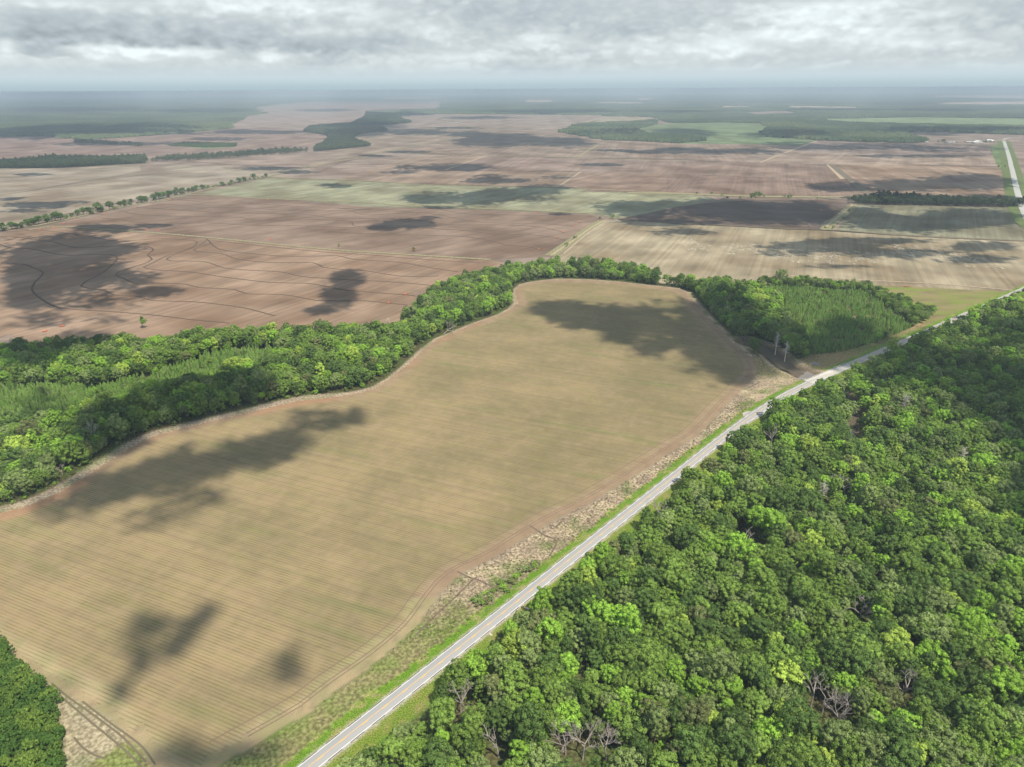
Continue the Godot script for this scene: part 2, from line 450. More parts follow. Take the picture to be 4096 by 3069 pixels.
func leafless(seed_: int, h: float, spread: float, fine: int, st: SurfaceTool = null) -> ArrayMesh:
	var r := RandomNumberGenerator.new(); r.seed = seed_
	if st == null: st = SurfaceTool.new()
	st.begin(Mesh.PRIMITIVE_TRIANGLES)
	var todo := [[Vector3.ZERO, Vector3(r.randf_range(-0.1, 0.1), 1, r.randf_range(-0.1, 0.1)).normalized(), h * 0.42, h * 0.019, 0]]
	while todo.size():
		var b: Array = todo.pop_back()
		var a: Vector3 = b[0]; var d: Vector3 = b[1]
		var e: Vector3 = a + d * b[2]
		tube_into(st, a, e, b[3], b[3] * 0.65, 5 if b[4] < 2 else 3)
		if b[4] < fine:
			for k in (4 if b[4] == 0 else 3):
				var side := Vector3(r.randfn(), r.randf_range(-0.1, 0.5), r.randfn()).normalized()
				var nd := (d * (0.9 if b[4] else 0.8) + side * spread * r.randf_range(0.6, 1.2)).normalized()
				var from := a.lerp(e, 1.0 if k == 0 else r.randf_range(0.55, 1.0))
				todo.append([from, nd, b[2] * r.randf_range(0.5, 0.72), b[3] * 0.62, b[4] + 1])
	return st.commit()

func snag(seed_: int, h: float) -> ArrayMesh:
	# a dead cypress: a straight pale trunk with short level limbs
	var r := RandomNumberGenerator.new(); r.seed = seed_
	var st := SurfaceTool.new(); st.begin(Mesh.PRIMITIVE_TRIANGLES)
	tube_into(st, Vector3.ZERO, Vector3(0.2, h, 0.1), 0.42, 0.10, 7)
	for i in 54:
		var y := h * r.randf_range(0.38, 0.98)
		var a := r.randf() * TAU
		var l := lerpf(5.6, 2.0, y / h) * r.randf_range(0.5, 1.2)
		var p := Vector3(0.1, y, 0.05); var e := p + Vector3(cos(a) * l, r.randf_range(-0.1, 0.9), sin(a) * l)
		tube_into(st, p, e, 0.13, 0.05, 4)
		tube_into(st, p.lerp(e, 0.6), p.lerp(e, 0.6) + Vector3(r.randfn(), 0.5, r.randfn()) * 1.0, 0.07, 0.03, 3)
	return st.commit()

func scatter(called: String, mesh: Mesh, m: Material, places: Array, cols: Array, label: String, category: String) -> void:
	if places.is_empty(): return
	var mm := MultiMesh.new()
	mm.transform_format = MultiMesh.TRANSFORM_3D
	mm.use_colors = true
	mm.mesh = mesh
	mm.instance_count = places.size()
	for i in places.size():
		mm.set_instance_transform(i, places[i])
		mm.set_instance_color(i, cols[i])
	var o := MultiMeshInstance3D.new()
	o.multimesh = mm
	o.material_override = m
	o.name = numbered(called)
	add_child(o)
	tag(o, label, category, "", "stuff")

func leaf_material() -> StandardMaterial3D:
	var m := StandardMaterial3D.new()
	m.albedo_color = Color.WHITE
	m.vertex_color_use_as_albedo = true
	m.roughness = 0.75
	m.metallic_specular = 0.25
	m.backlight_enabled = true
	m.backlight = Color(0.75, 0.75, 0.6)
	m.cull_mode = BaseMaterial3D.CULL_DISABLED
	return m

const LEAF := [Color(0.122, 0.208, 0.052), Color(0.212, 0.335, 0.068), Color(0.255, 0.345, 0.118), Color(0.285, 0.490, 0.068), Color(0.415, 0.565, 0.105), Color(0.210, 0.250, 0.095)]
const LEAF_WORD := ["dark green", "mid-green", "grey-green", "bright green", "yellow-green", "brownish green"]
const SHAPE_WORD := ["round-crowned", "broad", "lumpy", "tall oval", "spreading", "twin-topped", "dense", "narrow"]

func pick_leaf(q: float, warm: float) -> int:
	# mostly dark and middle greens, now and then a pale or yellow crown
	var t := rng.randf()
	if q > 0.28 and t < 0.20 + warm: return 4 if rng.randf() < 0.4 else 3
	if t < 0.30: return 0
	if t < 0.68: return 1
	if t < 0.82: return 2
	if t < 0.94: return 3
	if t < 0.96 + warm * 0.2: return 4
	return 5

var cam: Camera3D
var to_sun := Vector3(0.323, 0.852, 0.412).normalized()
var field_noise := N(5, 0.011, 4)
var streak_noise := N(6, 0.02, 3)
var patch_noise := N(7, 0.05, 4)
var fine_noise := N(8, 0.16, 3)
var road: PackedVector2Array
var creek: PackedVector2Array
const ROWS := 23.5

func sight(p: Vector3) -> Vector2:
	# where a point stands in the picture, 0..1 from the left and from the top; used for wording the labels
	var q := cam.transform.affine_inverse() * p
	var t := tan(deg_to_rad(cam.fov * 0.5))
	return Vector2(0.5 + q.x / -q.z / (2.0 * t * 1024.0 / 767.0), 0.5 - q.y / -q.z / (2.0 * t))

func place_words(p: Vector3) -> String:
	var s := sight(p)
	var a := "left edge" if s.x < 0.08 else ("far left" if s.x < 0.2 else ("left" if s.x < 0.36 else ("left of centre" if s.x < 0.46 else ("centre" if s.x < 0.54 else ("right of centre" if s.x < 0.62 else ("mid-right" if s.x < 0.71 else ("right" if s.x < 0.81 else ("outer right" if s.x < 0.91 else "right edge"))))))))
	var b := "bottom edge" if s.y > 0.95 else ("near bottom" if s.y > 0.89 else ("low" if s.y > 0.82 else ("lower" if s.y > 0.74 else ("lower middle" if s.y > 0.64 else ("middle" if s.y > 0.5 else ("upper middle" if s.y > 0.3 else "upper"))))))
	return b + " " + a

func ordinal(n: int) -> String:
	var one := ["", "first", "second", "third", "fourth", "fifth", "sixth", "seventh", "eighth", "ninth", "tenth", "eleventh", "twelfth", "thirteenth", "fourteenth", "fifteenth", "sixteenth", "seventeenth", "eighteenth", "nineteenth"]
	if n < 20: return one[n]
	var ten := ["twentieth", "thirtieth", "fortieth"]; var tn := ["twenty", "thirty", "forty"]
	return ten[n / 10 - 2] if n % 10 == 0 else tn[n / 10 - 2] + "-" + one[n % 10]

func in_view(p: Vector2, more := 60.0) -> bool:
	return p.y < -150.0 and absf(p.x) < -p.y * 0.665 + 78.0 + more

func zone(p: Vector2) -> Array:
	# [name of the piece of land, colour, height] at a point of the near ground
	var rd := seg_dist(p, road)
	var dr: float = rd[1]
	var a: float = absf(dr)
	var emb := road_y(rd[2])
	var y := 0.0
	if a < 26.0:
		y = (emb - 0.12) * (1.0 - smoothstep(5.2, 5.2 + 6.0 * emb, a))
	var cd := seg_dist(p, creek)
	if cd[0] < 26.0:
		var bed := -3.4 * (1.0 - smoothstep(8.0, 17.0, cd[0] + 2.5 * patch_noise.get_noise_2dv(p)))
		y = y * smoothstep(8.0, 20.0, cd[0]) + bed if bed < -0.01 else y
	var n1 := field_noise.get_noise_2dv(p)
	var n2 := patch_noise.get_noise_2dv(p)
	var n3 := fine_noise.get_noise_2dv(p)
	var debris := Color(0.255, 0.215, 0.168).lerp(Color(0.35, 0.302, 0.222), clampf(0.35 + 1.4 * n2, 0, 1)).lerp(Color(0.12, 0.09, 0.065), clampf(-0.3 - 1.7 * n3, 0, 0.6)).lerp(Color(0.085, 0.135, 0.03), clampf(1.9 * patch_noise.get_noise_2d(p.x * 0.5 + 900.0, p.y * 0.5) - 0.05, 0, 0.8))
	if p.x < -60.0 and p.y > -340.0: debris = debris.lerp(Color(0.235, 0.235, 0.165), 0.5)
	if cd[0] < 19.0 and a > 4.0:
		var bank := Color(0.12, 0.09, 0.065).lerp(Color(0.19, 0.16, 0.09), clampf(0.5 + n2, 0, 1)).lerp(debris, smoothstep(10.0, 19.0, cd[0]))
		return ["creek_bank", bank, y]
	if inside(p, MF) and dr < -4.6:
		var dm := poly_dist(p, MF)
		var d := Vector2.from_angle(deg_to_rad(ROWS))
		var al := p.dot(d); var ac := p.dot(d.orthogonal())
		var st := streak_noise.get_noise_2d(al * 0.14, ac * 5.5) + 0.5 * streak_noise.get_noise_2d(al * 0.22 + 300.0, ac * 1.3)
		var olive := clampf(0.45 + 0.0012 * (p.x + 60.0) + 0.75 * n1 + 0.10 * st + 0.30 * n3 + 0.22 * n2, 0, 1)
		var c := Color(0.276, 0.213, 0.127).lerp(Color(0.187, 0.157, 0.089), olive)
		c = c.lerp(Color(0.115, 0.16, 0.05), clampf(0.9 * streak_noise.get_noise_2d(al * 0.25 + 77.0, ac * 1.8 + 50.0) - 0.28, 0, 0.5))
		var red := Color(0.242, 0.174, 0.118).lerp(Color(0.285, 0.214, 0.146), clampf(0.5 + 1.2 * n2, 0, 1))
		if p.x < -40.0 and dr < -140.0:
			red = red.lerp(Color(0.31, 0.185, 0.110), clampf(0.3 + 1.5 * n1, 0, 0.6))
		if p.x < -40.0 and p.y >= -330.0:
			red = Color(0.33, 0.265, 0.165).lerp(Color(0.26, 0.235, 0.13), clampf(0.5 + 1.6 * n2, 0, 1))
		var w := 15.0 + 9.0 * n1 + 4.0 * n2
		if p.x > 60.0: w += 6.0
		c = red.lerp(c, smoothstep(w * 0.45, w, dm))
		if dm < 6.5 + 3.0 * n2 + 5.0 * n1 + (2.0 if dr > -80.0 else -2.0):
			return ["headland", c.lerp(Color(0.20, 0.15, 0.105), clampf(0.9 * n3, 0, 0.5)), y]
		return ["crop_field", c, y]
	var verge := Color(0.105, 0.205, 0.022).lerp(Color(0.19, 0.225, 0.055), clampf(0.15 + 0.9 * n2 + 0.7 * n3, 0, 1)).lerp(Color(0.30, 0.25, 0.15), clampf(1.6 * n3 - 0.25 + 0.8 * n2, 0, 0.6))
	if dr >= 0.0:
		if a < 12.5 + 2.0 * n2:
			var c2 := verge.lerp(Color(0.15, 0.155, 0.045), 0.45)
			return ["grass_verge", c2.lerp(Color(0.34, 0.31, 0.26), 1.0 - smoothstep(4.6, 6.0, a + n3)), y]
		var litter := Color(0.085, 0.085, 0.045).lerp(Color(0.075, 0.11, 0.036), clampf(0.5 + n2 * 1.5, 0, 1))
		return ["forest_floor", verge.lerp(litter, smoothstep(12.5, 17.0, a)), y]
	if a < 11.5 + 3.0 * n2 + n3:
		return ["grass_verge", verge.lerp(Color(0.34, 0.31, 0.26), (1.0 - smoothstep(4.4, 5.2, a + n3)) * 0.8), y]
	if dr < 0.0 and a < 75.0:
		debris = debris.lerp(Color(0.17, 0.165, 0.075).lerp(Color(0.115, 0.165, 0.035), clampf(0.5 + 1.4 * n2, 0, 1)), smoothstep(-345.0, -285.0, p.y) * 0.8)
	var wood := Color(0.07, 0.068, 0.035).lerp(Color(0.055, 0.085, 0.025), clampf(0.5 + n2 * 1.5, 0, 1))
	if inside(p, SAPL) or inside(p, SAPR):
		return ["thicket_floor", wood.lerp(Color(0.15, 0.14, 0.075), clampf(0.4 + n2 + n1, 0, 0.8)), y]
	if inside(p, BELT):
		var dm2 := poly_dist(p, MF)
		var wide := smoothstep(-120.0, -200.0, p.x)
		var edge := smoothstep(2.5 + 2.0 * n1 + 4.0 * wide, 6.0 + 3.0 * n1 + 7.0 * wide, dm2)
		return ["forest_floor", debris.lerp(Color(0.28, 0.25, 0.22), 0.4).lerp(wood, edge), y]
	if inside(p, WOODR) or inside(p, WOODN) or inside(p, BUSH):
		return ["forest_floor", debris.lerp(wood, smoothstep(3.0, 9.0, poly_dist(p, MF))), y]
	if inside(p, GRASSF):
		var g := Color(0.215, 0.185, 0.105).lerp(Color(0.15, 0.21, 0.04), clampf(0.35 + 1.3 * field_noise.get_noise_2d(p.x * 1.6 + 50.0, p.y * 5.0), 0, 1)).lerp(Color(0.16, 0.12, 0.09), clampf(1.5 * field_noise.get_noise_2d(p.x * 1.3 - 350.0, p.y * 3.6) - 0.0, 0, 0.7))
		return ["pasture", g, y]
	if a < 75.0 and p.y > -960.0 or poly_dist(p, MF) < 9.0 or p.x < -80.0 and p.y > -330.0:
		var far_side := smoothstep(-640.0, -700.0, p.y)
		return ["rough_ground", debris.lerp(Color(0.21, 0.175, 0.085).lerp(Color(0.11, 0.15, 0.035), clampf(0.5 + 1.5 * n1 - 0.02 * (a - 14.0), 0, 1)), far_side * 0.8), y]
	return ["", debris, y]

func near_ground() -> void:
	var step := 2.2
	var x0 := -560.0; var z0 := -1180.0
	var nx := 692; var nz := 470
	var cls := []; cls.resize(nx * nz)
	var cols := PackedColorArray(); cols.resize(nx * nz)
	var ys := PackedFloat32Array(); ys.resize(nx * nz)
	for j in nz:
		for i in nx:
			var p := Vector2(x0 + i * step, z0 + j * step)
			var k := j * nx + i
			if not in_view(p, 90.0):
				cls[k] = "forest_floor" if p.y > -230.0 and p.x > -60.0 else ("rough_ground" if p.y > -230.0 else "")
				cols[k] = Color(0.1, 0.1, 0.05)
				continue
			var q := zone(p)
			cls[k] = q[0]; cols[k] = q[1]; ys[k] = q[2]
	var d := Vector2.from_angle(deg_to_rad(ROWS))
	var looks := {
		"crop_field": [tex.rows, 1.0 / 128.0, 0.60, "tan and olive crop field with fine seedling rows, reddish bare headlands along its edges"],
		"headland": [tex.soil, 1.0 / 26.0, 0.68, "bare reddish brown headland with wheel marks around the tan crop field"],
		"grass_verge": [tex.grass, 1.0 / 24.0, 0.62, "mown green grass verge on both sides of the two-lane road"],
		"forest_floor": [tex.rough, 1.0 / 30.0, 0.55, "shaded ground under the trees and along the wood's edge"],
		"thicket_floor": [tex.rough, 1.0 / 30.0, 0.55, "weedy ground among the young saplings"],
		"rough_ground": [tex.rough, 1.0 / 31.0, 0.55, "rough strip of dry stalks and washed soil between field and road verge"],
		"pasture": [tex.grass, 1.0 / 40.0, 0.62, "streaky brown and green grass field beside the dirt lane and road"],
		"creek_bank": [tex.rough, 1.0 / 22.0, 0.55, "muddy brown banks of the creek at the bridge"],
	}
	for c in looks:
		var map := PackedInt32Array(); map.resize(nx * nz); map.fill(-1)
		var v := PackedVector3Array(); var n := PackedVector3Array(); var uv := PackedVector2Array(); var uv2 := PackedVector2Array(); var cc := PackedColorArray(); var idx := PackedInt32Array()
		var L: Array = looks[c]
		for j in nz - 1:
			for i in nx - 1:
				var k := j * nx + i
				if cls[k] != c: continue
				for kk in [k, k + 1, k + nx, k + nx + 1]:
					if map[kk] < 0:
						map[kk] = v.size()
						var gi: int = kk % nx; var gj: int = kk / nx
						var p := Vector2(x0 + gi * step, z0 + gj * step)
						v.append(Vector3(p.x, ys[kk], p.y))
						var hx := ys[mini(gi + 1, nx - 1) + gj * nx] - ys[maxi(gi - 1, 0) + gj * nx]
						var hz := ys[gi + mini(gj + 1, nz - 1) * nx] - ys[gi + maxi(gj - 1, 0) * nx]
						n.append(Vector3(-hx, 2.0 * step, -hz).normalized())
						uv.append(Vector2(p.dot(d), p.dot(d.orthogonal())) * L[1])
						uv2.append(p / 640.0)
						var q: Color = cols[kk]
						cc.append(Color(q.r / L[2], q.g / L[2], q.b / L[2]))
				var a := map[k]; var b := map[k + 1]; var e := map[k + nx]; var f := map[k + nx + 1]
				idx.append_array([a, b, e, b, f, e])
		if v.is_empty(): continue
		var m := mat(Color.WHITE, 1.0, 0.15)
		m.vertex_color_use_as_albedo = true
		m.albedo_texture = L[0]
		structure(c, arrays_mesh(v, idx, n, uv, uv2, cc), m, L[3])

func _ready() -> void:
	rng.seed = 11
	# ----- camera, sky, sun, exposure, air -----
	cam = Camera3D.new()
	cam.name = "camera"
	cam.position = Vector3(0, 270, 0)
	cam.rotation_degrees = Vector3(-22.55, 0, -0.3)
	cam.fov = 56.83
	cam.near = 1.0
	cam.far = 90000.0
	add_child(cam)
	var we := WorldEnvironment.new()
	we.name = "air"
	var env := Environment.new()
	env.background_mode = Environment.BG_SKY
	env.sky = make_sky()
	env.tonemap_mode = Environment.TONE_MAPPER_LINEAR
	env.tonemap_exposure = 1.14
	env.fog_enabled = true
	env.fog_density = 0.00009
	env.fog_light_color = Color(0.85, 0.93, 1.0)
	env.sdfgi_enabled = true
	env.ssao_enabled = true
	env.ssil_enabled = true
	we.environment = env
	add_child(we)
	var sun := DirectionalLight3D.new()
	sun.name = "sun"
	sun.light_energy = 1.6
	sun.light_color = Color(1.0, 0.955, 0.88)
	sun.light_angular_distance = 0.5
	sun.shadow_enabled = true
	add_child(sun)
	sun.look_at_from_position(Vector3.ZERO, -to_sun, Vector3.UP)

	# ----- textures -----
	tex.rows = row_texture(512, 2048, 1.94, 21, 0.145, 0.022, Color(0.80, 0.92, 0.62, 0.55))
	tex.streak = streak_texture(31, 0.13)
	tex.macro = grain_texture(41, 512, 0.006, Color(0.80, 0.77, 0.74), Color(0.90, 0.89, 0.88), Color(1, 1, 1), 1.5)
	tex.grass = grain_texture(42, 512, 0.05, Color(0.62, 0.64, 0.55), Color(0.82, 0.82, 0.78), Color(1, 0.99, 0.93), 1.6)
	tex.rough = grain_texture(43, 512, 0.022, Color(0.64, 0.62, 0.59), Color(0.81, 0.79, 0.76), Color(0.97, 0.96, 0.93), 1.4)
	tex.soil = grain_texture(45, 512, 0.10, Color(0.74, 0.73, 0.72), Color(0.84, 0.84, 0.83), Color(0.95, 0.95, 0.94), 1.3)
	tex.asphalt = grain_texture(44, 256, 0.08, Color(0.80, 0.80, 0.80), Color(0.90, 0.90, 0.90), Color(1, 1, 1), 1.2)

	# ----- lines that the rest follows -----
	road = dense(ROAD, 14.0)
	creek = dense(CREEK, 8.0)
	bridge_s = seg_dist(BRIDGE[0], road)[2]
	bridge_e = seg_dist(BRIDGE[1], road)[2]

	far_land()
	near_ground()
	build_road()
	build_water()
	build_fields()
	build_bridge()
	build_woods()
	build_far_woods()
	build_small_things()
	build_clouds()

# ---------- the plain ----------
func far_land() -> void:
	var v := PackedVector3Array(); var n := PackedVector3Array(); var uv := PackedVector2Array(); var idx := PackedInt32Array(); var uv2 := PackedVector2Array()
	var k := 41
	for j in k:
		for i in k:
			var p := Vector2(-40000.0 + 2000.0 * i, 4000.0 - 1200.0 * j)
			v.append(Vector3(p.x, -6, p.y)); n.append(Vector3.UP); uv.append(p / 900.0); uv2.append(p / 7000.0)
			if i and j:
				var a := (j - 1) * k + i - 1
				idx.append_array([a, a + k, a + 1, a + 1, a + k, a + k + 1])
	for t in range(0, idx.size(), 3):
		var a2 := v[idx[t]]; var b2 := v[idx[t + 1]]; var c2 := v[idx[t + 2]]
		if (Vector2(b2.x, b2.z) - Vector2(a2.x, a2.z)).cross(Vector2(c2.x, c2.z) - Vector2(a2.x, a2.z)) < 0.0:
			var s := idx[t + 1]; idx[t + 1] = idx[t + 2]; idx[t + 2] = s
	var m := tmat(Color(0.24, 0.30, 0.17), tex.rough, 1.0, true)
	structure("ground", arrays_mesh(v, idx, n, uv, uv2), m, "flat wooded farming plain that runs to the hazy horizon")

func build_fields() -> void:
	# outline, colour, row direction, kind of surface, label
	var F := [
		[[-1078,-1397,-1042,-1453,-1005,-1564,-739,-1470,-547.9,-1392,-344.1,-1299.7,-183.9,-1248.4,-35.1,-1207.9,-3.2,-1172.2,-3,-971.2,-109.7,-775,-396.9,-704.9,-558.7,-774,-608,-816.8,-617.4,-751.5], Color(0.22,0.158,0.114), -59.7, 0.00195, "ploughed pale brown field with winding dark ridges at the left"],
		[[-1008,-1553,-957,-1745,-903,-2016,-889,-2044,-597,-1934,-350,-1798,-95,-1752,184,-1668,208,-1604,134.3,-1411.2,73.7,-1230.9,-35.1,-1207.9,-184.4,-1252.3,-345.1,-1303.9,-550,-1397,-741,-1475], Color(0.175,0.128,0.098), -45.9, 0.00195, "ploughed brown field with ridges above the grassy lane"],
		[[-891,-2073,-820,-2458,-563,-2381,-190,-2222,142,-2154,489,-2019,543,-1927,311,-1625,236,-1615,201,-1674,-96,-1767,-352,-1813,-602,-1952], Color(0.2,0.205,0.135), -59.7, 0.00195, "grey-green crop field beyond the ploughed brown one"],
		[[210,-1582,238,-1602,353,-1544,448,-1516,627,-1460,786,-1393,970,-1338,997,-1325,755.3,-977.6,704.6,-961.8,606.7,-989.1,511.2,-1008.6,418,-1038,244.3,-966.4,205.4,-967.2,101.3,-1041.4,73.1,-1219.8,133.5,-1401.7,207,-1586], Color(0.245,0.213,0.15), -67.7, 0.00195, "pale tan field with white residue flecks at the right"],
		[[238,-1606,404,-1780,498,-1843,635,-1894,797,-1885,859,-1838,847,-1804,802,-1718,738,-1629,699,-1588,661,-1529,644,-1470,568,-1476,450,-1522,355,-1550], Color(0.105,0.082,0.07), 20.3, 0.00195, "dark freshly worked field with swirling ridges"],
		[[871,-1803,992,-1786,1231,-1740,1113,-1555,977,-1349,959,-1349,791,-1401,659,-1452], Color(0.155,0.152,0.105), -60.1, 0.00195, "dull green field below the tree belt at the right edge"],
		[[1212,-2803,1497,-2751,1797,-2666,1537,-2250,1360,-1972,1193,-1859,1063,-1922,960,-1935,1066,-2354], Color(0.222,0.165,0.124), -75.9, 0.00067, "pinkish brown field above the tree belt at the right"],
		[[523,-2485,755,-2436,1055,-2329,1001,-2120,959,-1941,824,-1952,658,-1967,458,-2032,197,-2076], Color(0.172,0.125,0.1), -71.5, 0.00195, "brown field with narrow rows beside the diagonal track, lower one"],
		[[310,-2686,476,-2823,652,-2935,940,-2893,1206,-2803,1058,-2342,757,-2445,525,-2494,189,-2611], Color(0.177,0.13,0.104), -70.1, 0.00067, "brown field with narrow rows beside the diagonal track, upper one"],
		[[138,-2170,247,-2582,333,-2563,601,-2500,513,-2415,437,-2046,277,-2114], Color(0.188,0.137,0.107), -60.2, 0.00195, "brown field left of the narrow-row fields"],
		[[-564,-2384,-462,-3108,-280,-3330,-108,-3255,-238,-2670,-458,-2680,-54,-2623,225,-2594,138,-2170,-192,-2244,-398,-2313], Color(0.208,0.158,0.122), -77.4, 0.00067, "pinkish brown field above the grey-green crop field"],
		[[-233,-2669,-104,-3255,268,-3103,713,-2985,932,-2893,673,-2813,335,-2578,227,-2609,-54,-2639], Color(0.195,0.148,0.125), -77.4, 0.00067, "brown field above the pale lane"],
		[[976,-2891,1305,-3448,2075,-3202,1952,-2970,1788,-2707,1500,-2757,1214,-2809], Color(0.24,0.19,0.155), -60.2, 0.00067, "pale brown field left of the far highway"],
		[[1298,-3431,1685,-4107,1986,-3922,2165,-3885,2323,-3622,2039,-3133,1689,-3116], Color(0.175,0.138,0.122), -65.3, 0.00067, "striped brown field before the far farm"],
		[[-1473,-2048,-1987,-2802,-1731,-2836,-1587,-2933,-1503,-2993,-1336,-2659,-1307,-2658,-1344,-2952,-901,-2747,-774,-2713,-840,-2486,-919,-2198,-1033,-1869,-1078,-1642,-1089,-1524,-1098,-1497], Color(0.225,0.195,0.155), -66.7, 0.00067, "wide pale grey-brown field left of the hedgerow"],
		[[-1358,-3074,-1230,-3152,-1026,-3278,-806,-3734,-670,-3084,-794,-2788,-1075,-2906], Color(0.22,0.172,0.145), -4.7, 0.00067, "brown field beyond the wooded strip"],
		[[-825,-2976,-864,-3718,-734,-3868,-935,-4451,-853,-5300,-493,-5949,-179,-5916,-368,-4405,-593,-3507,-688,-2936,-686,-2670], Color(0.203,0.162,0.128), -77.1, 0.00067, "pale brown field left of the long lane"],
		[[-511,-3457,-362,-4334,-211,-5140,116,-5208,334,-5032,546,-4262,933,-3941,1305,-3834,1117,-3397,904,-2882,722,-3027,273,-3162,-66,-3260], Color(0.194,0.15,0.12), -79.4, 0.00067, "wide brown field in the middle distance"],
		[[-898,-5516,-907,-7057,-902,-9123,-174,-8889,1042,-8371,651,-6529,494,-6106,342,-5147,-179,-5916,-493,-5949], Color(0.23,0.185,0.155), -78.2, 0.00067, "brown field before the middle far wood"],
		[[-2086,-2946,-3372,-4834,-3049,-4906,-2550,-4507,-2279,-5085,-2176,-5828,-1958,-6107,-1463,-5358,-1136,-4776,-1089,-4191,-993,-3942,-1099,-3494,-1299,-3335,-1548,-3156,-2035,-3259,-2057,-3078], Color(0.195,0.14,0.118), -85.8, 0.00067, "dark pinkish field below the left far forest"],
		[[-2594,-7091,-3059,-8633,-3120,-9801,-4152,-11975,-4510,-13095,-5231,-19022,-4191,-19932,-2799,-19467,-1676,-19092,-1164,-13538,-1042,-11822,-1656,-11472,-2058,-10696,-1276,-7685,-907,-7057,-1040,-6008,-1519,-6060,-1694,-6078,-2176,-5828], Color(0.24,0.185,0.16), -11.8, 0.00067, "brown fields beyond the left forest"],
		[[1371,-6291,1795,-6392,2064,-6152,1919,-5569,1623,-4876,1550,-4423,1706,-4157,1477,-3788,1182,-3877,868,-3946,1080,-4154,1122,-4429,1139,-4921], Color(0.125,0.175,0.088), 0.0, 0.00067, "green crop field between the round woods"],
		[[2789,-7053,3879,-7300,4795,-6856,3927,-5595,3401,-5913,2852,-6357], Color(0.17,0.23,0.115), 0.0, 0.00067, "light green far field at the right"],
		[[2165,-3885,2376,-4325,2464,-4712,2677,-4925,3132,-4441,2578,-3635,2341,-3652], Color(0.2,0.16,0.135), 0.0, 0.00067, "brown field behind the far farm"],
		[[3259,-12246,4037,-12531,3746,-11695,3024,-11446], Color(0.4,0.31,0.255), 0.0, 0.00067, "thin pale far field among the woods"],
		[[4421,-12437,5288,-11345,4866,-10671,4040,-11223], Color(0.4,0.31,0.255), 0.0, 0.00067, "thin pale far field among the woods"],
		[[6858,-12838,8652,-14672,10434,-15048,8448,-12162], Color(0.4,0.31,0.255), 0.0, 0.00067, "thin pale far field among the woods"],
		[[12283,-22901,15480,-26811,18934,-27396,12427,-17942], Color(0.4,0.31,0.255), 0.0, 0.00067, "thin pale far field among the woods"],
		[[203,-17319,467,-21174,1204,-20274,1088,-17701,726,-16152], Color(0.4,0.31,0.255), 0.0, 0.00067, "thin pale far field among the woods"],
		[[1768,-16829,2890,-15885,2649,-14723,1757,-15486], Color(0.4,0.31,0.255), 0.0, 0.00067, "thin pale far field among the woods"],
		[[3775,-23472,4490,-23148,3564,-19393,3147,-19549], Color(0.4,0.31,0.255), 0.0, 0.00067, "thin pale far field among the woods"],
		[[-4631,-25037,-4272,-29783,-2057,-28128,-2270,-25304,-3871,-23559], Color(0.4,0.31,0.255), 0.0, 0.00067, "thin pale far field among the woods"],
		[[2330,-3621,2583,-3913,2244,-3325,1661,-2408,1630,-2410,1759,-2657,2039,-3133], Color(0.115,0.165,0.065), 0.0, 0.00067, "bright green grass plot by the far highway"],
		[[1017,-8028,1465,-7732,1304,-6953,692,-6525], Color(0.25,0.22,0.155), 0.0, 0.00067, "pale far field beside the middle wood"],
		[[2237,-3326,2751,-4154,3035,-4299,1536,-2057,1310,-1822,1671,-2408], Color(0.21,0.165,0.14), 0.0, 0.00067, "brown field right of the far highway"],
		[[2793,-9112,3502,-9658,3346,-8714,2676,-8324], Color(0.22,0.175,0.155), 0.0, 0.00067, "brown clearing in the far woods"],
		[[-1849,-4027,-1859,-4249,-1521,-4160,-1423,-3861,-1540,-3764], Color(0.12,0.2,0.07), 0.0, 0.00067, "low light green scrub patch at the left"],
		[[900,-5446,1147,-6033,1506,-6427,1100,-4665,908,-5035], Color(0.125,0.165,0.085), 0.0, 0.00067, "green clearing inside the round wood"],
	]
	structure("plain", sheet(P([-610.9,-694.5,-3634,-4696,-2202,-7152,-1802,-8611,259,-8930,1529,-8404,1452,-4285,3202,-4143,802.2,-955.6,200.5,-1012.5,73.2,-1153.7,-109.7,-775]), -0.75, 10.0), tmat(Color(0.40, 0.32, 0.265), tex.streak, 1.0 / 900.0, true), "brown worked land between and beneath the separate fields")
	for i in F.size():
		var f: Array = F[i]
		var y := -0.40 + 0.02 * i if i < 6 else 0.2 + 0.012 * i
		var c: Color = f[1]
		var k := 1.0 / (0.66 * 0.78)
		var m := tmat(Color(c.r * k, c.g * k, c.b * k), tex.streak, f[3], true)
		structure("field", sheet(P(f[0]), y, f[2]), m, f[4])
	var lm := tmat(Color(0.100, 0.073, 0.057) * 1.6, tex.rough, 0.05, false)
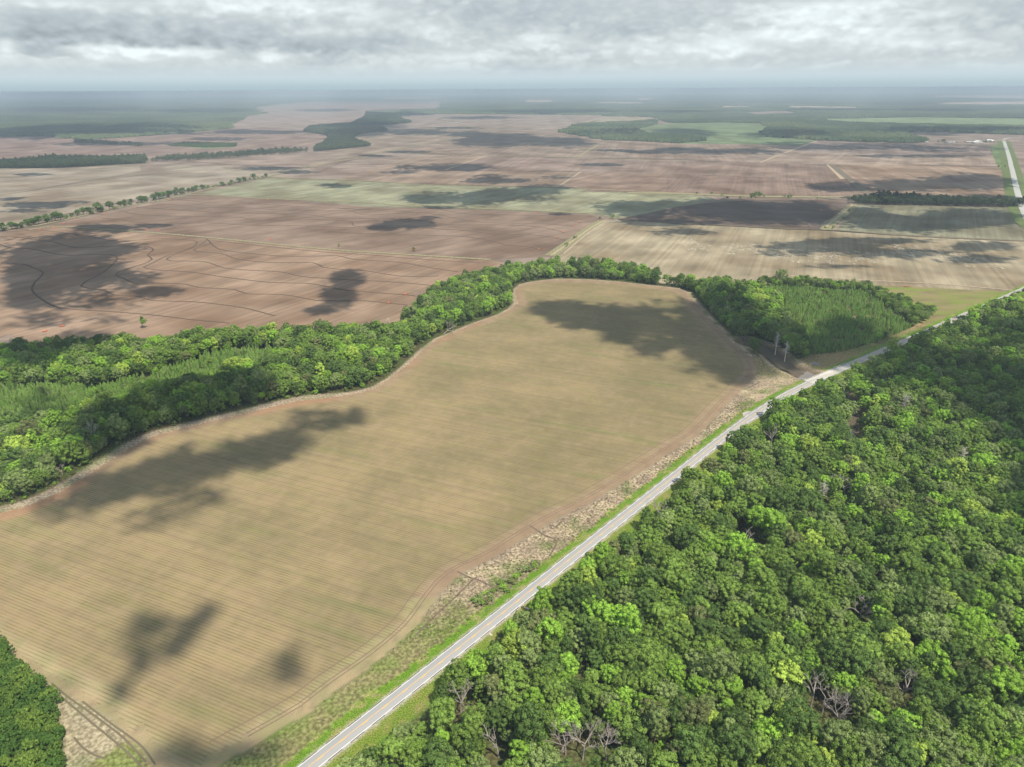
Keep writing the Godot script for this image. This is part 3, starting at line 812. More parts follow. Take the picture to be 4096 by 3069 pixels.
	var LV := [
		[-1055,-1443,-1036,-1443,-1000,-1437,-927,-1396,-891,-1383,-817,-1328,-756,-1337,-704,-1340,-680.7,-1329.3,-660.2,-1303.2,-650.1,-1259.6,-625.2,-1223.3,-624.4,-1187,-632.9,-1150.6,-637.2,-1131,-630.6,-1109.6,-601.9,-1083.6,-563.8,-1050.8,-513.2,-1055.4,-491.3,-1049.3,-464.4,-1030.2,-408.3,-1018.2,-381.1,-993.2,-329.7,-988.7,-292.5,-968.8,-271.5,-956.3,-223.8,-951.4],
		[-1016,-1386,-982,-1362,-944,-1332,-892,-1316,-823,-1273,-786.1,-1259,-758.2,-1264.9,-716.6,-1261.2,-689.8,-1231,-665.7,-1153.5,-657.6,-1099.9,-656,-1069.9,-648.3,-1043.1,-627.5,-1027.1,-599,-1017.6,-571.3,-990.9,-530.5,-981.7,-502.6,-960.7,-434.7,-951.4,-371.2,-927,-344.7,-911.6,-306.6,-883.8],
		[-885.5,-1193,-830.9,-1191.7,-799.8,-1167.8,-756.7,-1128.2,-730.1,-1061.8,-703.5,-1015.2,-664.2,-971.9,-624.7,-935.5,-592,-919.8,-532.5,-907.7,-460.7,-888.6,-411.9,-870.6,-355.6,-854.9],
		[-994,-1512,-919,-1474,-853,-1438,-764,-1387,-700,-1409,-637,-1395,-609,-1375,-597.8,-1315.7,-611.8,-1254.8,-610.9,-1192.6,-611.8,-1163.6,-577.3,-1142.7,-519.6,-1128.4,-456.1,-1095.6,-369.9,-1059.1,-309.9,-1051.2,-276.9,-1033.7,-235.2,-1005.9],
		[-598,-1398,-591.8,-1344.5,-600.5,-1274.3,-603.1,-1235.3,-586.4,-1210,-526.2,-1202.6,-473.2,-1154.8,-420.2,-1137,-370.3,-1125.1,-325.9,-1092.8,-248.9,-1071.2,-193.2,-1060.2,-158,-1049.9,-120.5,-1035.1],
		[-604,-1407,-576.5,-1359.1,-585.9,-1315.4,-574.4,-1287.2,-520.1,-1265.7,-476.3,-1222.2,-412.3,-1193.9,-335.9,-1189.8,-311.7,-1156.8,-262.4,-1135.7,-244,-1135.3,-187.2,-1100.1,-153.3,-1089.1,-114.1,-1093.3],
		[-592,-1390,-561.7,-1336.4,-521.6,-1292.8,-414.8,-1246.1,-343.7,-1241.8,-307,-1243.5,-270.4,-1214.9,-187.4,-1188.7,-129.5,-1147.1,-86.2,-1121],
		[-584,-1387,-471.3,-1334.1,-353.8,-1281.7,-312.3,-1267.2,-240.3,-1245.8,-163.7,-1214.8,-53.1,-1183.2],
		[-271.7,-1024.4,-240.5,-1010.4,-182,-991.8,-148.9,-982.7,-129.8,-973.9],
		[-255.4,-956,-241.8,-954.1,-204.3,-953.4,-167,-940.1,-142.1,-931.9,-145.1,-915.4],
		[-946,-1660,-890,-1637,-826,-1593,-774,-1572,-677,-1589,-560,-1556,-455,-1547,-343,-1521,-268,-1518,-132,-1496,-31.3,-1440.5,57.5,-1421.3,104.6,-1371.8],
		[-941,-1751,-871,-1702,-748,-1676,-632,-1661,-563,-1616,-440,-1623,-359,-1599,-333,-1539,-230,-1536,-152,-1497,-32,-1475.3],
		[-944,-1821,-878,-1798,-739,-1745,-615,-1717,-497,-1701,-409,-1643,-397,-1643,-213,-1616,-136,-1553,1,-1539,68,-1509,107.2,-1453.8],
		[-932,-1879,-841,-1849,-772,-1808,-663,-1804,-553,-1763,-390,-1745,-379,-1733,-332,-1685,-225,-1716,-145,-1656,-69,-1580,70,-1556,132,-1522],
		[-918,-1959,-856,-1933,-801,-1903,-717,-1900,-620,-1855,-396,-1777,-431,-1796,-326,-1755,-214,-1789,-92,-1688,74,-1661,153,-1564],
		[-379,-1476,-322.7,-1457.2,-222.9,-1437.4,-100.2,-1417.3,-29.8,-1359.9,-11.4,-1329.5,29.9,-1314,57.8,-1278.3],
		[410,-1672,424,-1639,491,-1670,618,-1666,717,-1685,771,-1743,822,-1818],
		[358,-1567,430,-1575,539,-1592,605,-1580,664,-1642,726,-1662,808,-1767],
		[562,-1814,566,-1775,656,-1722,737,-1715,794,-1780],
		[631,-1530,664,-1589,705,-1619],
		[642,-1559,620,-1474],
		[386,-1696,416,-1730,447,-1717,508,-1790],
		[550,-1482,601,-1531,665,-1599],
	]
	for l in LV:
		structure("levee_ridge", ribbon(dense(P(l), 15.0), [-1.6, -0.5, 0.5, 1.6], [-0.42, 0.02, 0.02, -0.42], flat), lm, "dark narrow soil ridge winding across the ploughed brown field")
	var tyre := mat(Color(0.175, 0.125, 0.088))
	for e in [[34, 61, 6.0], [34, 61, 8.2], [40, 62, 14.5]]:
		var l := dense(MF.slice(e[0], e[1]), 9.0)
		structure("tyre_track", ribbon(l, [e[2], e[2] + 0.55], [0.05, 0.05], flat), tyre, "dark tyre track along the bare headland of the tan field")
	var gul := mat(Color(0.15, 0.112, 0.085))
	for q in [
		[-33.9,-353.4,-29.6,-350.2,-25.5,-347.3,-21.8,-345.6,-17.4,-342.8,-13.7,-340,-11.2,-337.2],
		[-24.3,-345.1,-27.2,-340.1,-33.6,-329.4,-39.7,-320.2,-46.9,-308.6,-52.1,-299.3],
		[11.4,-402.2,20.9,-390.3,26.9,-386.7,28.2,-382.4,22.9,-368.2],
		[24.7,-403.1,26.5,-397.5,33.4,-406.7],
		[245.9,-736.5,253.6,-741.5,255.7,-731.3,263.3,-738.8,263,-718.8],
		[268.8,-728.6,269.1,-716.2,264.9,-695],
		[246.9,-651.6,236.8,-641.3,229,-634.6],
	]:
		structure("gully", ribbon(dense(P(q), 4.0), [-0.55, -0.2, 0.2, 0.55], [0.12, 0.03, 0.03, 0.12], flat), gul, "dark washed gully in the rough strip beside the field")
	var lane := mat(Color(0.145, 0.125, 0.080))
	for q in [
		[-230.3,-266.6,-219.3,-259.1,-206,-250.3,-193.4,-241.9,-181.5,-234.3,-170,-226.6,-161,-219.9],
		[-228.3,-267.2,-214.5,-258,-204.7,-252.3,-189,-242.8,-175.7,-234.3,-160.3,-222.3],
		[-199.1,-235.3,-192.2,-229.9,-184.7,-225.9,-179.1,-224.1],
		[-206.8,-255.8,-186.4,-242.9,-176,-236.7,-165.5,-229.9,-155.8,-221.1],
	]:
		structure("wheel_lane", ribbon(dense(P(q), 4.0), [-0.45, 0.45], [0.10, 0.10], flat), lane, "dark wheel lane at the lower left corner of the field")
	var resm := mat(Color(0.52, 0.475, 0.39))
	var rs := SurfaceTool.new()
	var F4 := P(F[3][0])
	var spine := P([312.1,-1350.9,362.2,-1277.5,434.7,-1289.5,474,-1261.2,494.1,-1209.1,555.4,-1245.9,574.9,-1194.9,623.7,-1218.5,692,-1255.8,715.7,-1242,736.2,-1228.5,755.6,-1190.6,794.7,-1201.9])
	for i in 190:
		var k := rng.randi() % (spine.size() - 1)
		var c := spine[k].lerp(spine[k + 1], rng.randf()) + Vector2(rng.randfn() * 16.0, rng.randfn() * 32.0)
		if not inside(c, F4): continue
		for j in rng.randi_range(2, 5):
			var b := c + Vector2(rng.randf_range(-5, 5), rng.randf_range(-9, 9))
			box_into(rs, Vector3(b.x, -0.2, b.y), Vector3(rng.randf_range(0.7, 1.6), 0.3, rng.randf_range(3, 8)), Basis(Vector3.UP, 0.25 + rng.randf_range(-0.5, 0.5)))
	tag(part("residue", rs.commit(), resm), "pale straw residue flecks strewn over the tan right-hand field", "residue", "", "stuff")
	var gm := tmat(Color(0.255, 0.255, 0.155) * 1.45, tex.rough, 0.025, false)
	var dm := tmat(Color(0.40, 0.345, 0.275) * 1.5, tex.rough, 0.02, false)
	var km := tmat(Color(0.165, 0.145, 0.115) * 1.55, tex.rough, 0.02, false)
	var TR := [
		[[-1021,-1509,-998,-1552,-739,-1470,-547.9,-1392,-344.1,-1299.7,-183.9,-1248.4,-35,-1204.3], 9, "g"],
		[[433.9,-1081.5,531.4,-1052.8,628.7,-1028.9,722.1,-988.5], 6, "d"],
		[[67,-1234.5,124.2,-1387,167,-1506,205,-1592], 24, "g"],
		[[93.1,-1250.7,158.7,-1452.3,210,-1582], 5, "d"],
		[[-1079,-1509,-1033,-1570,-1011,-1684,-992,-1790,-941,-1936,-919,-2043,-892,-2254,-826,-2509,-781,-2741,-728,-3018,-677,-3121,-641,-3178,-593,-3507,-368,-4405,-211,-5140,-55,-5902], 14, "g"],
		[[-919,-2043,-868,-2047,-700,-1972,-421,-1895,-279,-1830,-96,-1777,58,-1730,186,-1686], 9, "g"],
		[[-821,-2476,-697,-2434,-523,-2382,-399,-2321,-231,-2238,-46,-2192,142,-2155,490,-2021], 9, "g"],
		[[138,-2170,185,-2350,248,-2593], 9, "d"],
		[[227,-2609,601,-2500,707,-2452,1055,-2329], 7, "d"],
		[[-238,-2670,-108,-3255], 14, "d"],
		[[-522,-3431,-280,-3331,-66,-3252,272,-3155,606,-2998,710,-2972], 11, "g"],
		[[280,-3162,360,-3492,458,-3895], 16, "g"],
		[[-497,-3941,-77,-3822,390,-3633], 9, "d"],
		[[976,-2891,1133,-3165,1311,-3466,1411,-3634,1581,-3929,1685,-4107], 16, "d"],
		[[415,-3044,660,-2975,748,-2970], 9, "d"],
		[[940,-2893,1206,-2803,1500,-2757,1788,-2707,1804,-2677], 10, "d"],
		[[1199,-2785,1057,-2333], 22, "d"],
		[[1210,-2784,960,-1935], 26, "k"],
		[[293,-1590,354,-1548,449,-1520,568,-1476,642,-1465,786,-1393,970,-1338], 9, "k"],
		[[849,-1791,761,-1650,693,-1547,643,-1460], 26, "g"],
		[[1919,-5569,2012,-5936,2061,-6123], 20, "d"],
		[[1706,-4157,1602,-4360,1562,-4513,1605,-4789,1682,-5058,1756,-5253], 16, "d"],
		[[651,-6529,1000,-8031], 30, "d"],
		[[-2563,-3681,-2219,-3565,-2015,-3552], 14, "d"],
		[[-1448,-2063,-1408,-2181,-1388,-2356,-1329,-2633], 8, "k"],
		[[326,-2037,456,-2022,656,-1958,819,-1940,942,-1932], 34, "g"],
	]
	for t in TR:
		var l := dense(P(t[0]), 40.0)
		var w: float = t[1] * (0.36 if t[2] == "d" else 0.45)
		var y := 0.12 if absf(l[0].y) < 1350.0 else 0.78
		if t[2] == "d":
			structure("dirt_track", ribbon(l, [-w, w], [y, y], flat), dm, "pale dirt track between fields")
		elif t[2] == "k":
			structure("ditch", ribbon(l, [-w, -w * 0.4, w * 0.4, w], [y + 0.2, y, y, y + 0.2], flat), km, "dark weedy ditch line between fields")
		else:
			structure("grass_bank", ribbon(l, [-w, -w * 0.6, w * 0.6, w], [y - 0.5, y + 0.12, y + 0.12, y - 0.5], flat), gm, "grassy bank between two fields")
			structure("dirt_track", ribbon(l, [w * 0.05, w * 0.35], [y + 0.2, y + 0.2], flat), dm, "pale wheel track along a grassy bank")

# ---------- road, bridge, creek ----------
func build_road() -> void:
	var asphalt := tmat(Color(0.31, 0.315, 0.32) / 0.76, tex.asphalt, 0.25, false)
	asphalt.roughness = 0.85
	var white := tmat(Color(0.90, 0.90, 0.88), tex.asphalt, 1.0, false)
	var yellow := tmat(Color(0.78, 0.44, 0.075) / 0.8, tex.asphalt, 1.0, false)
	var dark := tmat(Color(0.10, 0.10, 0.105) / 0.76, tex.asphalt, 0.5, false)
	structure("road", ribbon(road, [-5.4, -4.1, 0, 4.1, 5.4], [-0.75, 0, 0.03, 0, -0.75], road_y, 1.0), asphalt, "grey two-lane road crossing the picture from the bottom to the right edge")
	for s in [-1.0, 1.0]:
		structure("edge_line", ribbon(road, [s * 3.42 - 0.17, s * 3.42 + 0.17], [0.012, 0.012], road_y), white, "white edge line of the road, %s side" % ("left" if s < 0 else "right"))
	# a solid and a broken yellow line side by side
	structure("centre_line", ribbon(road, [-0.27, -0.02], [0.042, 0.042], road_y), yellow, "solid yellow centre line of the road")
	var total := 0.0
	var at := PackedFloat32Array([0.0])
	for i in range(1, road.size()):
		total += road[i].distance_to(road[i - 1]); at.append(total)
	var walk := func(s: float) -> Vector2:
		for i in range(1, at.size()):
			if at[i] >= s: return road[i - 1].lerp(road[i], (s - at[i - 1]) / maxf(at[i] - at[i - 1], 0.001))
		return road[-1]
	var st := SurfaceTool.new(); var st2 := SurfaceTool.new()
	var s0 := 6.0
	while s0 < total - 20.0:
		var l := PackedVector2Array([walk.call(s0), walk.call(s0 + 3.4)])
		var h := road_y(s0)
		st.append_from(ribbon(l, [0.06, 0.31], [h + 0.042, h + 0.042], flat), 0, Transform3D())
		for sd in [-1.0, 1.0]:
			var o := 3.0 if sd > 0.0 else 7.5
			var l2 := PackedVector2Array([walk.call(s0 + o), walk.call(s0 + o + 7.6)])
			var h2 := road_y(s0 + o + 3.8)
			if s0 < bridge_s - 90.0:
				st2.append_from(ribbon(l2, [sd * 3.86 - 0.26, sd * 3.86 + 0.26] , [h2 + 0.02, h2 + 0.02], flat), 0, Transform3D())
		s0 += 12.2
	tag(structure("centre_dashes", st.commit(), yellow, "broken yellow line beside the solid centre line"), "", "", "", "structure")
	structure("shoulder_strips", st2.commit(), dark, "dark rumble strip segments along the road's outer edges")
	# turnout opposite each other before the bridge
	var pale := tmat(Color(0.37, 0.35, 0.32) / 0.76, tex.asphalt, 0.3, false)
	var ts := seg_dist(P([209.8,-577.6])[0], road)[2] as float
	for e in [[-1.0, -9.0, 5.0, 9.0, -8.0], [-1.0, 10.0, 45.0, 6.2, 4.0], [1.0, -12.0, 45.0, 6.8, 6.0]]:
		var c := PackedVector2Array()
		for q in 9:
			c.append(walk.call(ts + lerpf(e[1], e[2], q / 8.0)))
		var nn := normals2(c)
		var poly := PackedVector2Array()
		for q in 9: poly.append(c[q] + nn[q] * e[0] * 4.0)
		for q in range(8, -1, -1):
			poly.append(c[q] + nn[q] * e[0] * (4.0 + (e[3] - 4.0) * pow(sin(PI * clampf((q + 0.5) / 9.0, 0, 1)), 0.6)))
		structure("turnout", sheet(poly, road_y(ts) - 0.02, 0.0), pale, "pale gravel turnout beside the road before the bridge")
	# the same highway far away at the right edge, behind the wood
	var fm := mat(Color(0.40, 0.41, 0.40))
	var far := dense(P([947,-1172,1091,-1355,1115,-1538,1793,-2636,1931,-2855,2137,-3185,2392,-3596,2647,-4008]), 60.0)
	structure("far_road", ribbon(far, [-7.5, -3.6, 3.6, 7.5], [0.9, 1.05, 1.05, 0.9], flat), fm, "pale highway running away at the far right edge")
	structure("far_road", ribbon(dense(P([2706,-4101,2814,-4235,2962,-4318,3438,-4367]), 60.0), [-7, 7], [1.1, 1.1], flat), fm, "pale side road turning right beyond the farm buildings")
	structure("road_grass", ribbon(far, [-30, -7.4, 7.4, 26], [0.8, 0.86, 0.86, 0.8], flat), tmat(Color(0.125, 0.165, 0.065) * 1.4, tex.grass, 0.03, false), "green verge along the far highway")

func build_water() -> void:
	var m := mat(Color(0.13, 0.105, 0.082), 0.04, 1.0)
	var nn := N(91, 0.08, 2)
	var l := creek
	var v := PackedVector2Array()
	var n2 := normals2(l)
	for i in l.size(): v.append(l[i] + n2[i] * (9.5 + 4.0 * nn.get_noise_1d(i * 19.0)))
	for i in range(l.size() - 1, -1, -1): v.append(l[i] - n2[i] * (9.5 + 4.0 * nn.get_noise_1d(i * 19.0 + 400.0)))
	structure("creek_water", sheet(v, -1.75, 0.0), m, "brown creek water that reflects the pale sky beside the bridge")

func build_bridge() -> void:
	var m := tmat(Color(0.42, 0.42, 0.40) / 0.76, tex.asphalt, 0.2, false)
	var dark := mat(Color(0.20, 0.195, 0.185))
	var l := PackedVector2Array()
	for i in 9:
		l.append(BRIDGE[0].lerp(BRIDGE[1], i / 8.0))
	var c := (BRIDGE[0] + BRIDGE[1]) * 0.5
	var dirv := (BRIDGE[1] - BRIDGE[0]).normalized()
	# follow the road line itself
	var half := BRIDGE[0].distance_to(BRIDGE[1]) * 0.5
	var mid_s := (bridge_s + bridge_e) * 0.5
	var base := road_y(mid_s)
	var b := thing("bridge", Vector3(c.x, 0, c.y), -dirv.angle())
	tag(b, "pale concrete road bridge with low parapets over the brown creek", "bridge")
	var off: float = seg_dist(c, road)[1]
	part("deck", boxes([[Vector3(0, base - 0.37, -off), Vector3(half * 2.0, 0.80, 10.6)]]), m, b)
	for s in [-1.0, 1.0]:
		part("parapet", boxes([[Vector3(0, base + 0.45, -off + s * 5.1), Vector3(half * 2.0 + 3.0, 0.84, 0.3)], [Vector3(0, base + 0.90, -off + s * 5.1), Vector3(half * 2.0 + 3.2, 0.10, 0.46)]]), m, b)
	for k in 4:
		part("beam", boxes([[Vector3(0, base - 1.22, -off - 3.9 + 2.6 * k), Vector3(half * 2.0 - 0.6, 0.9, 0.55)]]), dark, b)
	for x in [-half * 0.34, half * 0.34]:
		var pr := part("pier", boxes([[Vector3(x, base - 2.0, -off), Vector3(1.1, 0.66, 10.0)]]), m, b)
		for k in 4:
			var cy := CylinderMesh.new()
			cy.top_radius = 0.45; cy.bottom_radius = 0.45; cy.height = 3.4; cy.radial_segments = 12
			var col := part("column", cy, m, pr)
			col.position = Vector3(x, base - 4.0, -off - 3.9 + 2.6 * k)
	for x in [-half, half]:
		part("abutment", boxes([[Vector3(x, base - 2.2, -off), Vector3(1.6, 2.8, 10.4)]]), m, b)
	# lane markings on the deck
	var wl := mat(Color(0.74, 0.74, 0.72)); var yl := mat(Color(0.72, 0.42, 0.10))
	part("deck_edge_line", boxes([[Vector3(0, base + 0.047, -off - 3.42), Vector3(half * 2.0, 0.02, 0.2)], [Vector3(0, base + 0.047, -off + 3.42), Vector3(half * 2.0, 0.02, 0.2)]]), wl, b)
	part("deck_centre_line", boxes([[Vector3(0, base + 0.047, -off), Vector3(half * 2.0, 0.02, 0.2)]]), yl, b)
	# guard rails on the approaches
	var steel := mat(Color(0.46, 0.47, 0.48), 0.5, 0.5)
	steel.metallic = 0.4
	var post_m := mat(Color(0.16, 0.13, 0.10))
	var post_mesh := boxes([[Vector3(0, 0.42, 0), Vector3(0.16, 1.0, 0.2)]])
	var words := ["guard rail on the field side before the bridge", "guard rail on the field side beyond the bridge", "guard rail on the wood side before the bridge", "guard rail on the wood side beyond the bridge"]
	var q := 0
	for s in [-1.0, 1.0]:
		for e in [[bridge_s - (150.0 if s < 0 else 60.0), bridge_s - 1.0], [bridge_e + 1.0, bridge_e + (150.0 if s < 0 else 60.0)]]:
			var pts := PackedVector2Array()
			var acc := 0.0
			for i in range(1, road.size()):
				var seg := road[i].distance_to(road[i - 1])
				var t := acc
				while t < acc + seg:
					if t > e[0] and t < e[1] and (pts.is_empty() or t - floorf(t / 4.0) * 4.0 < 1.0):
						pts.append(road[i - 1].lerp(road[i], (t - acc) / seg))
					t += 1.0
				acc += seg
			var o := thing("guard_rail", Vector3.ZERO)
			tag(o, "grey steel " + words[q], "guard rail", "guard rails at the bridge")
			q += 1
			var h := 1.0
			var up := func(sx: float) -> float: return road_y(e[0] + sx)
			part("rail", ribbon(pts, [s * 4.75 - 0.05, s * 4.75 - 0.09, s * 4.75 - 0.04, s * 4.75 - 0.09, s * 4.75 - 0.05, s * 4.75 + 0.05], [0.45, 0.52, 0.62, 0.72, 0.80, 0.80], up), steel, o)
			var nn := normals2(pts)
			for i in range(0, pts.size(), 2):
				var p: Vector2 = pts[i] + nn[i] * s * (4.75 + 0.14)
				var po := part("post", post_mesh, post_m, o)
				po.position = Vector3(p.x, road_y(seg_dist(p, road)[2]) - 0.35, p.y)

# ---------- woods ----------
func build_woods() -> void:
	var leafm := leaf_material()
	var crowns := []
	# [lobes, radius, top, low]
	var kinds := [[4, 6.2, 18.0, 4.0], [6, 7.2, 17.0, 4.5], [7, 6.6, 19.0, 4.0], [3, 4.8, 20.0, 4.0], [7, 7.8, 16.5, 5.0], [2, 5.6, 18.5, 4.0], [5, 6.0, 17.0, 2.0], [3, 4.2, 17.5, 2.5]]
	for i in kinds.size():
		var k: Array = kinds[i]
		crowns.append(crown_mesh(100 + i, k[1], k[2], k[3], 92, 42, 0.37, k[0]))
	var skirt := []   # edge trees: leafy down to the ground
	for i in 4:
		skirt.append(crown_mesh(140 + i, 5.6, 17.0 - i, 0.6, 115, 38, 0.38, [4, 5, 3, 6][i]))
	var shrubs := []
	for i in 3:
		shrubs.append(crown_mesh(160 + i, 2.3, 3.6, 0.0, 22, 26, 0.34, 4))
	var spires := [spire_mesh(181), spire_mesh(182), spire_mesh(183)]
	var dead_at := [-345.3,-518.2,24.6,-314.9,-599.8,14,-302.1,-599.7,12.9,-388,-678.7,15.3,-376.8,-527.5,13.5,-187.7,-711.9,17.4,-160.5,-726.9,20.5,-200.6,-712.1,14.6,-147.9,-812.9,19.3,-81.3,-806.1,22.1,-127.3,-961.5,14.2,-135.9,-968.1,11.3,-16.6,-1080.3,21.4,288,-728,27,290.7,-706.4,24.6,210.5,-512,16,360.1,-623.2,17.6,340.1,-617.4,14,338.5,-557.2,28.7,236.7,-435.3,16.7,214.2,-422.4,14.5,338.5,-469.9,14.2,-6.7,-223.8,7.8,40.3,-222.2,9.8,29.9,-222.3,9.7,22.6,-224.9,7.8,-24.9,-248.1,7.5,140,-250,16,144.5,-247,13.1,184.7,-254.1,16.9,147.3,-236.5,11.5,188.6,-305.4,16.6,144.5,-373.7,8.9,-343.1,-473.2,10.7,99.2,-405,7.4]
	var keep_clear: Array[Vector2] = []
	for i in range(0, dead_at.size(), 3): keep_clear.append(Vector2(dead_at[i], dead_at[i + 1]))
	for i in range(0, dead_at.size(), 3):
		var q := Vector2(dead_at[i], dead_at[i + 1])
		if q.x > -60.0 and q.y > -560.0: keep_clear.append(q - q.normalized() * 10.0)
	for q in P([148.6,-392.8,148.5,-381.7,150,-373.7,165.6,-350.9,166.3,-342.7,169.3,-336.9,149,-346.3,110.9,-309.9,33.8,-264.4]): keep_clear.append(q)
	keep_clear.append(P([-30.2,-264.2])[0])
	var gapn := N(301, 0.03, 2)
	var tone := N(302, 0.012, 3)
	var cand := []      # [place, radius scale, height scale, crown mesh, leaf colour number, distance, edge]
	var sap := []
	var shr := []
	var hectare := 8.6
	# the big wood right of the road
	var z := -190.0
	while z > -1190.0:
		var x := -180.0
		while x < 1000.0:
			var p := Vector2(x + rng.randf_range(-3.2, 3.2), z + rng.randf_range(-3.2, 3.2))
			x += hectare
			if not in_view(p, 30.0): continue
			var rd := seg_dist(p, road)
			var off := (20.0 if p.y > -330.0 else 16.5) + 3.5 * gapn.get_noise_2dv(p * 1.5)
			if rd[1] < off: continue
			var cdist: float = seg_dist(p, creek)[0]
			if cdist < 5.5: continue
			if rd[1] < 26.0 and rd[2] > bridge_s - 14.0 and rd[2] < bridge_e + 6.0: continue
			cand.append([p, rd[1] < off + 9.0])
		z -= hectare
	# belt along the far side of the field, wood round the sapling patch
	for zn in [BELT, WOODR, WOODN]:
		var lo := Vector2(1e9, 1e9); var hi := -lo
		for q in zn: lo = lo.min(q); hi = hi.max(q)
		var zz := lo.y
		while zz < hi.y:
			var x := lo.x
			while x < hi.x:
				var p := Vector2(x + rng.randf_range(-3.2, 3.2), zz + rng.randf_range(-3.2, 3.2))
				x += 8.0
				if not in_view(p, 40.0) or not inside(p, zn) or inside(p, SAPL) or inside(p, SAPR): continue
				var dm := poly_dist(p, MF)
				if seg_dist(p, creek)[0] < 13.0: continue
				if dm < 9.0 + 4.0 * smoothstep(-120.0, -200.0, p.x) + 2.5 * gapn.get_noise_2dv(p * 1.5) or seg_dist(p, creek)[0] < 9.0: continue
				cand.append([p, dm < 22.0 or poly_dist(p, zn) < 9.0])
			zz += 8.0
	var trees := []
	for c in cand:
		var p: Vector2 = c[0]
		var ok := true
		for q in keep_clear:
			if q.distance_squared_to(p) < 56.0: ok = false; break
		if not ok or gapn.get_noise_2dv(p * 2.2) < -0.80: continue
		var big := rng.randf()
		var s := rng.randf_range(0.70, 1.05) + (0.46 * big * big)
		var li := pick_leaf(tone.get_noise_2dv(p), 0.05)
		if inside(p, WOODN) and p.x > 400.0: s *= 0.62
		trees.append([p, s, rng.randf_range(0.88, 1.12), rng.randi() % 8, li, p.length() / s, c[1]])
	trees.sort_custom(func(a, b): return a[5] < b[5])
	# nearest trees are things of their own
	var trunks := []
	var bark := mat(Color(0.13, 0.105, 0.085))
	for i in 3:
		var st := SurfaceTool.new(); st.begin(Mesh.PRIMITIVE_TRIANGLES)
		tube_into(st, Vector3.ZERO, Vector3(0.2, 7, 0.1), 0.38, 0.26, 8)
		for k in 4:
			var a := TAU * k / 4.0 + i
			tube_into(st, Vector3(0.15, 5.5 + 0.4 * k, 0.1), Vector3(cos(a) * 3.0, 11.5, sin(a) * 3.0), 0.2, 0.07, 5)
		trunks.append(st.commit())
	var leaf_of := []
	for i in LEAF.size():
		var row := []
		for k in 3:
			var m := leafm.duplicate() as StandardMaterial3D
			var f := [0.86, 1.0, 1.16][k] as float
			m.albedo_color = (LEAF[i] * (f / 0.72)).linear_to_srgb()
			row.append(m)
		leaf_of.append(row)
	var used := 0
	var many := {}
	for t in trees:
		var p: Vector2 = t[0]
		var gy: float = 0.0
		var s: float = t[1]
		var mesh: Mesh = skirt[t[3] % 4] if t[6] else crowns[t[3]]
		var turn := rng.randf() * TAU
		if used < 298 and in_view(p, -8.0) and seg_dist(p, road)[1] > 0.0:
			used += 1
			var o := thing("broadleaf_tree", Vector3(p.x, gy, p.y), turn)
			o.scale = Vector3(s, s * t[2], s)
			part("trunk", trunks[t[3] % 3], bark, o)
			part("crown", mesh, leaf_of[t[4]][rng.randi() % 3], o)
			var d: float = seg_dist(p, road)[1]
			var w := "on the roadside edge" if d < 26.0 else ("behind the roadside trees" if d < 42.0 else ("deep in the wood" if d > 110.0 else "inside the wood"))
			var size := "big " if s > 1.12 else ("small " if s < 0.84 else "")
			tag(o, "%s%s %s tree %s, at %s" % [size, LEAF_WORD[t[4]], SHAPE_WORD[t[3]] if not t[6] else "low-branched", w, place_words(Vector3(p.x, 15, p.y))], "tree", "broadleaf trees of the wood right of the road")
		else:
			var key := [mesh, "edge" if t[6] else "inner"]
			if not many.has(mesh): many[mesh] = [[], []]
			var jit := rng.randf_range(0.85, 1.18)
			var c: Color = LEAF[t[4]] * (jit / 0.72)
			many[mesh][0].append(Transform3D(Basis(Vector3.UP, turn).scaled(Vector3(s, s * t[2], s)), Vector3(p.x, gy, p.y)))
			many[mesh][1].append(c)
	var leaves := leafm
	for mesh in many:
		scatter("wood_canopy", mesh, leaves, many[mesh][0], many[mesh][1], "continuous canopy of many more broadleaf trees behind the nearest ones", "trees")
	var fill := [[], [], []]; var filc := [[], [], []]
	for c in cand:
		if rng.randf() > 0.92: continue
		var p: Vector2 = c[0] + Vector2(4.1, 4.1) + Vector2(rng.randf_range(-1.5, 1.5), rng.randf_range(-1.5, 1.5))
		if seg_dist(p, road)[0] < 17.0 or seg_dist(p, creek)[0] < 8.0 or poly_dist(p, MF) < 14.0 or inside(p, MF) or inside(p, SAPL) or inside(p, SAPR): continue
		var shut := false
		for q in keep_clear:
			if q.distance_squared_to(p) < 50.0: shut = true; break
		if shut: continue
		var k := rng.randi() % 3
		var s := rng.randf_range(0.5, 0.74)
		fill[k].append(Transform3D(Basis(Vector3.UP, rng.randf() * TAU).scaled(Vector3(s * 1.1, s, s * 1.1)), Vector3(p.x, 0, p.y)))
		filc[k].append(LEAF[[0, 1, 1, 2, 3][rng.randi() % 5]] * rng.randf_range(1.0, 1.4))
	for k in 3:
		scatter("understorey", crowns[[0, 2, 6][k]], leaves, fill[k], filc[k], "smaller trees that fill the gaps under the wood's canopy", "trees")
	# saplings
	var sp := [[], [], []]; var sc := [[], [], []]
